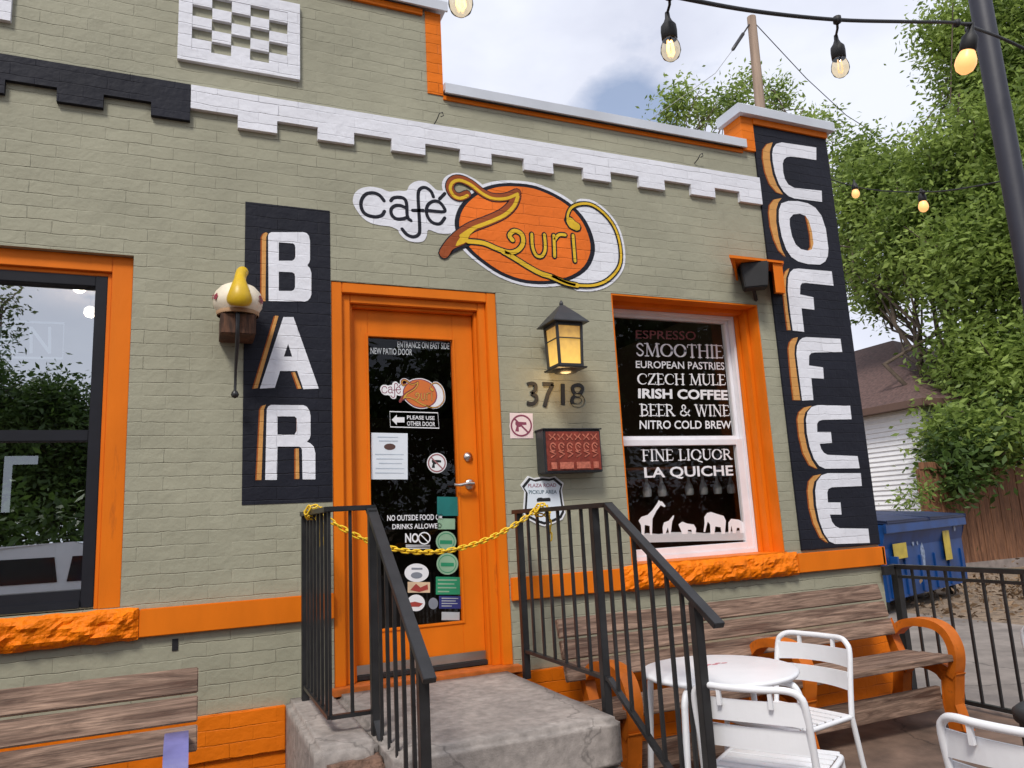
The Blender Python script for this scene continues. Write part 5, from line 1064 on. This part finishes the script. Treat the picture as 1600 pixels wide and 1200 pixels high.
def bulb(par, p, r, lit, tilt=(0, 0), drop=None, cable=None):
    """p = centre of the glass"""
    k = r/.022; s = bpy.data.objects.new('lamp_holder', None)
    M = Matrix.Translation(p) @ Matrix.Rotation(tilt[0], 4, 'X') @ Matrix.Rotation(tilt[1], 4, 'Y')
    def put(b, n, mt, pa=par):
        b.v = [tuple(M @ (Vector(v)*k)) for v in b.v]; return b.build(n, mt, pa, world=True)
    put(MB().lathe([(0, -.026), (.009, -.0245), (.018, -.017), (.0225, -.004), (.0215, .008), (.017, .021), (.0135, .030)], n=20), 'bulb_glass', BULB_GLASS if lit < 2 else AMBER)
    put(MB().lathe([(.0135, .024), (.0172, .026), (.0180, .046), (.0170, .058), (.010, .068), (.006, .078), (.005, .092), (0, .092)], n=20), 'socket', RUBBER)
    if lit < 2: put(MB().tube([(-.005, 0, .022), (-.008, 0, -.006), (-.003, 0, -.014), (.003, 0, -.014), (.008, 0, -.006), (.005, 0, .022)], .0024 if lit else .0016, 6).tube([(0, .005, .02), (0, .007, -.010), (0, -.007, -.010), (0, -.005, .02)], .0022 if lit else .0014, 6), 'filament', FILAMENT if lit else FILAMENT_DIM)
    if cable is not None:
        a = M @ Vector((0, 0, .09*k)); MB().tube([a, a.lerp(cable, .5)+Vector((.004, 0, 0)), cable], .0032*max(k, .8), 6).build('drop_wire', RUBBER, par, world=True)
        MB().lathe([(.004, .012), (.012, .008), (.012, -.008), (.004, -.014)], cable, 10).build('tap_joint', RUBBER, par, world=True)
bulb(sl_, at_r(720, 4, 1.75), .0255, 1, cable=at_r(720, -80, 1.70))
bulb(sl_, at_r(1048, 78, 2.07), .0245, 1, cable=at_r(1046, -8, 2.08))
bulb(sl_, at_r(1313, 106, 2.62), .0255, 0, cable=at_r(1308, 31, 2.6))
bulb(sl_, at_r(1509, 98, 3.2), .033, 2, tilt=(.25, .12), cable=at_r(1495, 36, 3.15))
p2 = [at_r(1230, 255, 7.2), at_r(1337, 292, 6.6), at_r(1443, 300, 6.1), at_r(1530, 290, 5.7), at_r(1660, 262, 5.2)]
s2 = thing('light_string', 'thin distant string with two tiny lit bulbs against the tree', 'light string', p2[1]); MB().tube(smooth2(p2, 5), .005, 6).build('cable', RUBBER, s2, world=True)
bulb(s2, at_r(1337, 303, 6.6), .028, 2, cable=at_r(1337, 292, 6.6)); bulb(s2, at_r(1443, 323, 6.1), .032, 2, cable=at_r(1443, 300, 6.1))

# ================================================================== BACKGROUND
# utility pole behind the building
ub = on_y(1189, 180, 9.2); ut = on_y(1174, 27, 9.2)
up = thing('utility_pole', 'weathered wooden utility pole rising behind the corner pier', 'pole', (ub.x, ub.y, 0))
MB().tube([(0, 0, 0), (0, 0, ub.z), (ut.x-ub.x, 0, ut.z)], [.15, .125, .11], 18).build('pole_shaft', POLEWOOD, up)
a = Vector((ut.x-ub.x-.12, -.02, ut.z-.25)); b_ = on_y(1144, 79, 9.2)-Vector((ub.x, ub.y, 0)); MB().tube([a, a.lerp(b_, .35), a.lerp(b_, .36), a.lerp(b_, .95), b_], [.02, .02, .045, .045, .02], 8).build('insulator', BLACK_METAL, up)
wr = on_y(1090, 145, 9.2)-Vector((ub.x, ub.y, 0)); MB().tube([b_, b_.lerp(wr, .5)-Vector((0, 0, .05)), wr+Vector((-6, 3, -4.2))], .008, 6).build('wire', mat('pale_wire', (.35, .35, .36), .6, bs=0), up)
we = on_y(1322, 180, 12)-Vector((ub.x, ub.y, 0)); MB().tube([(ut.x-ub.x+.1, 0, ut.z-.15), Vector((ut.x-ub.x+.1, 0, ut.z-.15)).lerp(we, .5)-Vector((0, 0, .12)), we, we*1.6-Vector((0, 0, ut.z*.55))], .013, 6).build('wire', RUBBER, up)
# dumpster
A_ = Vector((7.9, 2.86, 0)); B_ = Vector((10.42, 3.68, 0)); ang = math.atan2(B_.y-A_.y, B_.x-A_.x); W_ = (B_-A_).length
dm = thing('dumpster', 'battered blue steel dumpster beside the alley behind the corner', 'dumpster', ((A_+B_)/2), ang); dm.scale.z = 1.05
h = W_/2
b = MB(); b.prism([(0, .16), (0, .75), (-.06, .95), (-.06, 1.02), (1.25, 1.12), (1.25, .16)], 'x', -h, h); b.build('bin_body', BLUE_D, dm, .01)
b = MB(); b.box(-h-.03, h+.03, -.09, -.055, .93, 1.04)
for i in range(6): x = -h+.12+i*(2*h-.24)/5; b.box(x-.03, x+.03, -.022, 0, .18, .62)
b.box(-h+.1, -h+.16, -.12, -.02, .50, .66); b.build('ribs', BLUE_D, dm, .006)
for s in (-1, 1): MB().prism([(-.10, 1.045), (-.10, 1.075), (.4, 1.13), (1.28, 1.17), (1.28, 1.13), (.4, 1.095)], 'x', min(s*.01, s*h), max(s*.01, s*h)).build('lid', BLUE_LID, dm, .008)
for s in (-1, 1): MB().box(min(s*(h+.002), s*(h+.10)), max(s*(h+.002), s*(h+.10)), .2, 1.0, .55, .72).build('fork_pocket', BLUE_D, dm, .006)
for x, y in ((-h+.2, .15), (h-.2, .15), (-h+.2, 1.05), (h-.2, 1.05)): MB().lathe([(0, -.03), (.075, -.03), (.08, 0), (.075, .03), (0, .03)], (x, y, .08), 16, 'y').build('caster', RUBBER, dm)
for x0_, x1_, z0_, z1_ in ((.55, .78, .50, .88), (-h+.22, -h+.62, .62, .80)): MB().box(x0_, x1_, -.006-.035, -.036, z0_, z1_).build('warning_sticker', YELLOW_S, dm)
b = MB()
for x, z, rr in ((-.42, .78, .035), (-.28, .77, .025), (.95, .90, .035)): b.add([(x+rr*math.cos(j*.785), -.062 if z > .85 else -.012, z+rr*1.2*math.sin(j*.785)) for j in range(8)], [tuple(range(8))])
b.add([(-.20, -.004, .45), (-.10, -.004, .42), (-.06, -.004, .66), (-.12, -.004, .78), (-.19, -.004, .70)], [(0, 1, 2, 3, 4)]); b.build('scrape', mat('scraped_paint', (.22, .28, .40), .6, amt=.5, scale=20, bs=0), dm)
# wooden fence
FY = 5.9; wf = thing('board_fence', 'red brown vertical board fence behind the dumpster', 'fence', (15, FY, 0)); FH = Z(.56)
b = MB(); x = 12.5
while x < 24:
    w_ = .135+random.random()*.012; hh = FH-random.random()*.03; dy = random.random()*.012; b.box(x, x+w_, FY-.02-dy, FY-.002-dy, .12+random.random()*.03, hh); x += w_+.008
b.build('boards', FENCE_WOOD, wf, world=True)
MB().box(12.5, 24, FY-.045, FY-.025, FH-.02, FH+.11).build('top_plank', FENCE_WOOD, wf, world=True); MB().box(12.5, 24, FY-.04, FY-.0, -.02, .16).build('kick_board', mat('grey_weathered_board', (.26, .22, .20), .9, amt=.2), wf, world=True)
for i in range(6): MB().box(12.55+i*2.2, 12.65+i*2.2, FY, FY+.1, 0, FH).build('post', FENCE_WOOD, wf, world=True)
# neighbouring house
HX = 14.4; hs = thing('neighbour_house', 'white sided house with brown hip roof behind the board fence', 'house', (HX+4, 12, 0))
hy0, hy1, he = 7.15, 17.5, Z(2.06); b = MB(); n = 32; pz = he/n
for i in range(n):                                                    # lapped siding
    za, zb_ = i*pz, (i+1)*pz
    b.add([(HX-.028, hy0-.02, za), (HX-.028, hy1, za), (HX, hy1, zb_), (HX, hy0, zb_)], [(0, 3, 2, 1)]); b.add([(HX-.028, hy0-.028, za), (HX, hy0, zb_), (HX+8, hy0, zb_), (HX+8, hy0-.028, za)], [(0, 1, 2, 3)])
    b.add([(HX-.028, hy0, za), (HX, hy0, za), (HX, hy1, za), (HX-.028, hy1, za)], [(0, 1, 2, 3)])
b.add([(HX+8, hy0, 0), (HX+8, hy1, 0), (HX+8, hy1, he), (HX+8, hy0, he)], [(0, 1, 2, 3)]); b.add([(HX, hy1, 0), (HX, hy1, he), (HX+8, hy1, he), (HX+8, hy1, 0)], [(0, 1, 2, 3)]); b.build('siding_wall', SIDING, hs, world=True)
o_ = .35; rx, ra, rb, rz = HX+3.7, 10.6, 14.2, he+2.35
MB().add([(HX-o_, hy0-o_, he), (HX+8+o_, hy0-o_, he), (HX+8+o_, hy1+o_, he), (HX-o_, hy1+o_, he), (rx, ra, rz), (rx, rb, rz)], [(0, 4, 5, 3), (0, 1, 4), (1, 2, 5, 4), (2, 3, 5)]).build('hip_roof', SHINGLE, hs, world=True)
b = MB(); b.box(HX-o_-.02, HX-o_+.02, hy0-o_, hy1+o_, he-.14, he+.01); b.box(HX-o_, HX+8+o_, hy0-o_-.02, hy0-o_+.02, he-.14, he+.01); b.box(HX-o_+.02, HX+.0, hy0-o_+.02, hy1+o_, he-.13, he-.11); b.build('fascia', FASCIA, hs, world=True)

# ---- trees
def leaves(name, clumps, n, size, mt, parent=None, droop=.3, seed=1, shell=.55):
    """clumps: (centre, radii); leaf-shaped folded quads scattered through each clump"""
    g = np.random.default_rng(seed); vol = np.array([r_[0]*r_[1]*r_[2] for c, r_ in clumps])**.67; cnt = (n*vol/vol.sum()).astype(int)
    C = []
    for (c, r_), k in zip(clumps, cnt):
        d = g.normal(size=(k, 3)); d /= np.linalg.norm(d, axis=1)[:, None]; rad = g.random(k)**shell
        # twig clusters: pull leaves toward random twig points
        C.append(np.array(c)+d*rad[:, None]*np.array(r_)*(1+.16*np.sin(d[:, :1]*7+d[:, 1:2]*9+d[:, 2:]*8)))
    C = np.concatenate(C); n = len(C)
    tw = max(1, n//14); idx = g.integers(0, tw, n); TWP = C[g.integers(0, n, tw)]; near = TWP[idx] + g.normal(size=(n, 3))*size*1.5; use = g.random(n) < .75; C = np.where(use[:, None], near, C)
    d = g.normal(size=(n, 3)); d[:, 2] = d[:, 2]*.6-droop; d /= np.linalg.norm(d, axis=1)[:, None]
    u = np.cross(d, g.normal(size=(n, 3))); u /= np.linalg.norm(u, axis=1)[:, None]; nn = np.cross(d, u)
    L_ = size*(.6+.8*g.random(n))[:, None]; Wd = L_*.21
    V = np.stack([C, C+d*L_*.45+u*Wd+nn*Wd*.35, C+d*L_, C+d*L_*.45-u*Wd+nn*Wd*.35], 1).reshape(-1, 3)
    me = bpy.data.meshes.new(name); me.vertices.add(4*n); me.vertices.foreach_set('co', V.ravel()); me.loops.add(4*n); me.polygons.add(n)
    me.loops.foreach_set('vertex_index', np.arange(4*n, dtype=np.int32)); me.polygons.foreach_set('loop_start', np.arange(0, 4*n, 4, dtype=np.int32)); me.polygons.foreach_set('loop_total', np.full(n, 4, dtype=np.int32))
    me.update(calc_edges=True); me.validate(); me.materials.append(mt); o = bpy.data.objects.new(name, me); col.objects.link(o); o.parent = parent
    if parent is not None: o.location = -parent.location
    return o
def limb(b, a, c, r0, r1, g, k=5, wob=.06):
    a, c = Vector(a), Vector(c); L_ = (c-a).length; pts = [a.lerp(c, i/k)+Vector(g.normal(size=3))*wob*L_*(0 if i in (0, k) else 1) for i in range(k+1)]; b.tube(pts, [r0+(r1-r0)*i/k for i in range(k+1)], 9); return pts
def tree(name, label, base, fork, clumps, n, size, mt, r0=.25, seed=3, group=None, droop=.3, cat='tree'):
    g = np.random.default_rng(seed); t = thing(name, label, cat, base, 0, group); b = MB()
    limb(b, base, fork, r0, r0*.6, g, 6, .025)
    for c, r_ in clumps:
        e = Vector(c)
        if r_[0] < .35 and size < .15: continue
        p = limb(b, Vector(fork)-Vector((0, 0, .2*r0)), e, r0*.26, r0*.07, g)
        for k in range(4):
            q_ = p[2+k % 3]; limb(b, q_, e+Vector((g.normal()*r_[0]*.6, g.normal()*r_[1]*.6, g.normal()*r_[2]*.5)), r0*.12, .012, g, 4)
    b.build('trunk', BARK, t, world=True); leaves('crown', clumps, n, size, mt, t, droop, seed); return t
def cl_(px, py, y, rx, rz, ry=None):
    """clump at a measured direction and depth; radii in metres"""
    p = on_y(px, py, y); return (tuple(p), (rx, ry or rx, rz))
big = [cl_(1345, 330, 10, .9, 1.1), cl_(1440, 330, 8, 1.1, 1.0), cl_(1530, 130, 7, 1.0, .9), cl_(1560, 320, 6.4, 1.2, 1.2), cl_(1580, 40, 6.6, 1.5, 1.3), cl_(1480, 60, 7.4, .75, 1.1), cl_(1470, 260, 7.6, 1.0, 1.2), cl_(1570, 230, 6.2, 1.5, 1.4), cl_(1380, 290, 9.5, 1.1, 1.0), cl_(1340, 260, 10.5, .8, 1.1), cl_(1330, 400, 11, .7, 1.3), cl_(1420, 400, 8.6, 1.4, 1.3), cl_(1530, 420, 6.6, 1.6, 1.5),
       cl_(1375, 470, 9.5, .5, .45), cl_(1520, 560, 6.8, .95, 1.0), cl_(1590, 580, 6.0, 1.4, 1.2), cl_(1510, 680, 6.0, .65, .65), cl_(1462, 690, 6.8, .30, .6), cl_(1570, 680, 5.4, .8, .45), cl_(1650, 380, 5.5, 1.8, 2.2), cl_(1650, 120, 6, 1.8, 1.8)]
tree('ash_tree', 'big green leafy tree filling the right side behind the post', (16.2, 7.6, 0), (15.6, 7.5, 3.0), big, 105000, .165, LEAF, .26, 5)
tree('shade_tree', 'sparse small crowned tree showing over the parapet beside the utility pole', (13.0, 15.5, 0), (13.0, 15.5, 6.2),
     [cl_(1060, 165, 15, .75, .75), cl_(1105, 175, 15.3, .55, .6), cl_(1140, 165, 15.3, .7, .75), cl_(1165, 130, 15.5, .35, .5), cl_(1215, 150, 15.5, .55, .7), cl_(1185, 185, 15, .9, .6), cl_(1250, 200, 16, 1.0, .45), cl_(1285, 195, 16, .7, .45)], 5200, .19, LEAF, .22, 11)
tree('leafy_shrub', 'small sprig of foliage above the dumpster against white siding', (10.3, 4.9, 0), (10.25, 4.9, .7), [cl_(1415, 780, 4.9, .22, .17), cl_(1440, 765, 5.0, .22, .22), cl_(1405, 795, 4.9, .14, .08)], 260, .10, LEAF, .03, 17, cat='shrub')
tree('leafy_bush', 'dark bushy foliage hanging over the board fence', (14.2, 6.6, 0), (14.0, 6.5, 1.2), [cl_(1500, 755, 5.6, .34, .20), cl_(1480, 725, 6.0, .26, .4), cl_(1530, 705, 5.6, .5, .2), cl_(1590, 670, 5.6, .6, .3)], 4200, .16, LEAF_D, .07, 19, cat='bush')
leaves('leaf_litter', [((11.0, 3.0, .012), (3.2, 2.9, .012))], 2600, .085, LITTER, None, 0, 23)['kind'] = 'stuff'
# ---- what stands across the street (seen mirrored in the windows)
def refl(px, py, yd, yg=.10):
    """where the mirror image seen at this pixel of the tinted window stands"""
    p = on_y(px, py, yg); mc = Vector((0, 2*yg+DIST, EYE)); d = p-mc; return mc+d*((yd-mc.y)/d.y)
def rc(px, py, yd, r_, rz=None): return (tuple(refl(px, py, yd)), (r_, r_, rz or r_))
def street(label, base_px, yd, clumps, n, size, seed, mt=LEAF_D):
    b_ = refl(base_px, 760, yd); tree('street_tree', label, (b_.x, yd, -.15), (b_.x+.2, yd, 2.2), clumps, n, size, mt, .2, seed)
street('dark street tree mirrored in the middle of the tinted window', 70, -30, [rc(60, 640, -30, 1.25), rc(95, 632, -30, 1.1), rc(35, 665, -30, 1.4), rc(85, 660, -30, 1.9), rc(120, 680, -30, 1.1), rc(40, 730, -30, 2.3, 2.0), rc(95, 745, -30, 2.3, 2.0), rc(140, 770, -30, 2.0, 2.0), rc(10, 790, -30, 2.3, 2)], 26000, .27, 31)
street('dark street tree mirrored at the far left of the tinted window', -60, -31, [rc(-40, 620, -31, 1.9), rc(-5, 650, -31, 1.2), rc(-90, 600, -31, 2.2), rc(-40, 690, -31, 2), rc(-70, 760, -31, 3, 2.2)], 12000, .30, 32)
street('low dark street tree mirrored at the right of the tinted window', 170, -33, [rc(150, 705, -33, 1.0), rc(178, 690, -33, 1.2), rc(215, 640, -33, 2.0), rc(160, 720, -33, 1.6), rc(190, 770, -33, 2.5, 2.2)], 12000, .27, 34)
street('nearer street tree whose branch tips are mirrored high in the tinted window', -150, -15, [rc(3, 470, -15, .40, .30), rc(30, 482, -15, .24, .20), rc(10, 522, -15, .32, .2), rc(33, 512, -15, .20, .14), rc(2, 550, -15, .22, .14), rc(-80, 490, -15, .9), rc(-150, 470, -15, 1.3)], 4200, .13, 33)
for i, (x, y, hh) in enumerate(((3.5, -31, 7.5), (9.5, -27, 9), (15, -25, 10), (21, -24, 11), (28, -24, 11))):
    g_ = np.random.default_rng(40+i); w_ = 4.2
    tree('street_tree', ('street tree opposite the BAR sign', 'leafy street tree opposite the cafe door', 'leafy street tree opposite the white sash window', 'tall street tree opposite the corner pier', 'tall street tree farthest along across the road')[i], (x, y, -.15), (x, y, hh*.38),
         [((x+g_.normal()*w_*.5, y+g_.normal()*w_*.4, hh*(.4+.45*g_.random())), (w_*(.4+.25*g_.random()),)*2+(hh*.2,)) for _ in range(9)], 6000, .5, LEAF_D, .2, 40+i)
hg = thing('hedge', 'long dark hedge added across the street to hide the mirrored sky', 'hedge', (10, -22, -.15))  # unseen hedge added to keep bright low sky out of the window reflections
leaves('foliage', [((x, -22, 1.1), (1.5, .8, 1.9)) for x in range(-16, 36, 2)], 30000, .3, LEAF_D, hg, .1, 61, .3)
# two lit globe lamps hanging inside
for k, (px, py) in enumerate(((124, 448), (141, 487))):
    p = on_y(px, py, 1.9+.5*k); gl = thing('pendant_lamp', ('upper lit white globe lamp inside the tinted window', 'lower lit white globe lamp inside the tinted window')[k], 'lamp', p, 0, 'globe lamps inside the cafe')
    MB().lathe([(.046*math.sin(math.pi*i/12), -.046*math.cos(math.pi*i/12)) for i in range(13)], n=24).build('globe', emis('lit_white_globe', (1, .93, .85), 2.6) if k == 0 else bpy.data.materials['lit_white_globe'], gl)
    pl_ = bpy.data.lights.new('pendant_glow', 'POINT'); pl_.energy = 40; pl_.color = (1, .82, .62); pl_.shadow_soft_size = .06; po = bpy.data.objects.new('pendant_glow', pl_); col.objects.link(po); po.parent = gl; po.location = (0, 0, -.09)
    MB().tube([(0, 0, .045), (0, 0, .7)], .004, 6).build('cord', RUBBER, gl)
vn = thing('parked_van', 'white van parked on the street mirrored in the tinted window', 'van', (-1.75, -9.6, -.15))
b = MB(); b.prism([(-2.5, .35), (2.3, .35), (2.4, .8), (2.2, .88), (1.35, .95), (.70, 1.42), (.2, 1.50), (-1.6, 1.50), (-2.3, 1.40), (-2.5, 1.0)], 'y', -.9, .9); b.build('body', VANWHITE, vn, .05)
for xa, xb in ((-2.2, -1.05), (-.92, .02), (.14, 1.0)):
    for s in (-1, 1): MB().prism([(xa, .98), (xb, .98), (xb-(.30 if xb > .5 else .05), 1.34), (xa+.06, 1.34)], 'y', s*.902, s*.91).build('side_window', CARGLASS, vn)
for x in (-1.6, 1.5):
    for s in (-1, 1): MB().lathe([(0, -.1), (.27, -.1), (.33, -.07), (.33, .07), (.27, .1), (0, .1)], (x, s*.82, .33), 24, 'y').build('wheel', RUBBER, vn)
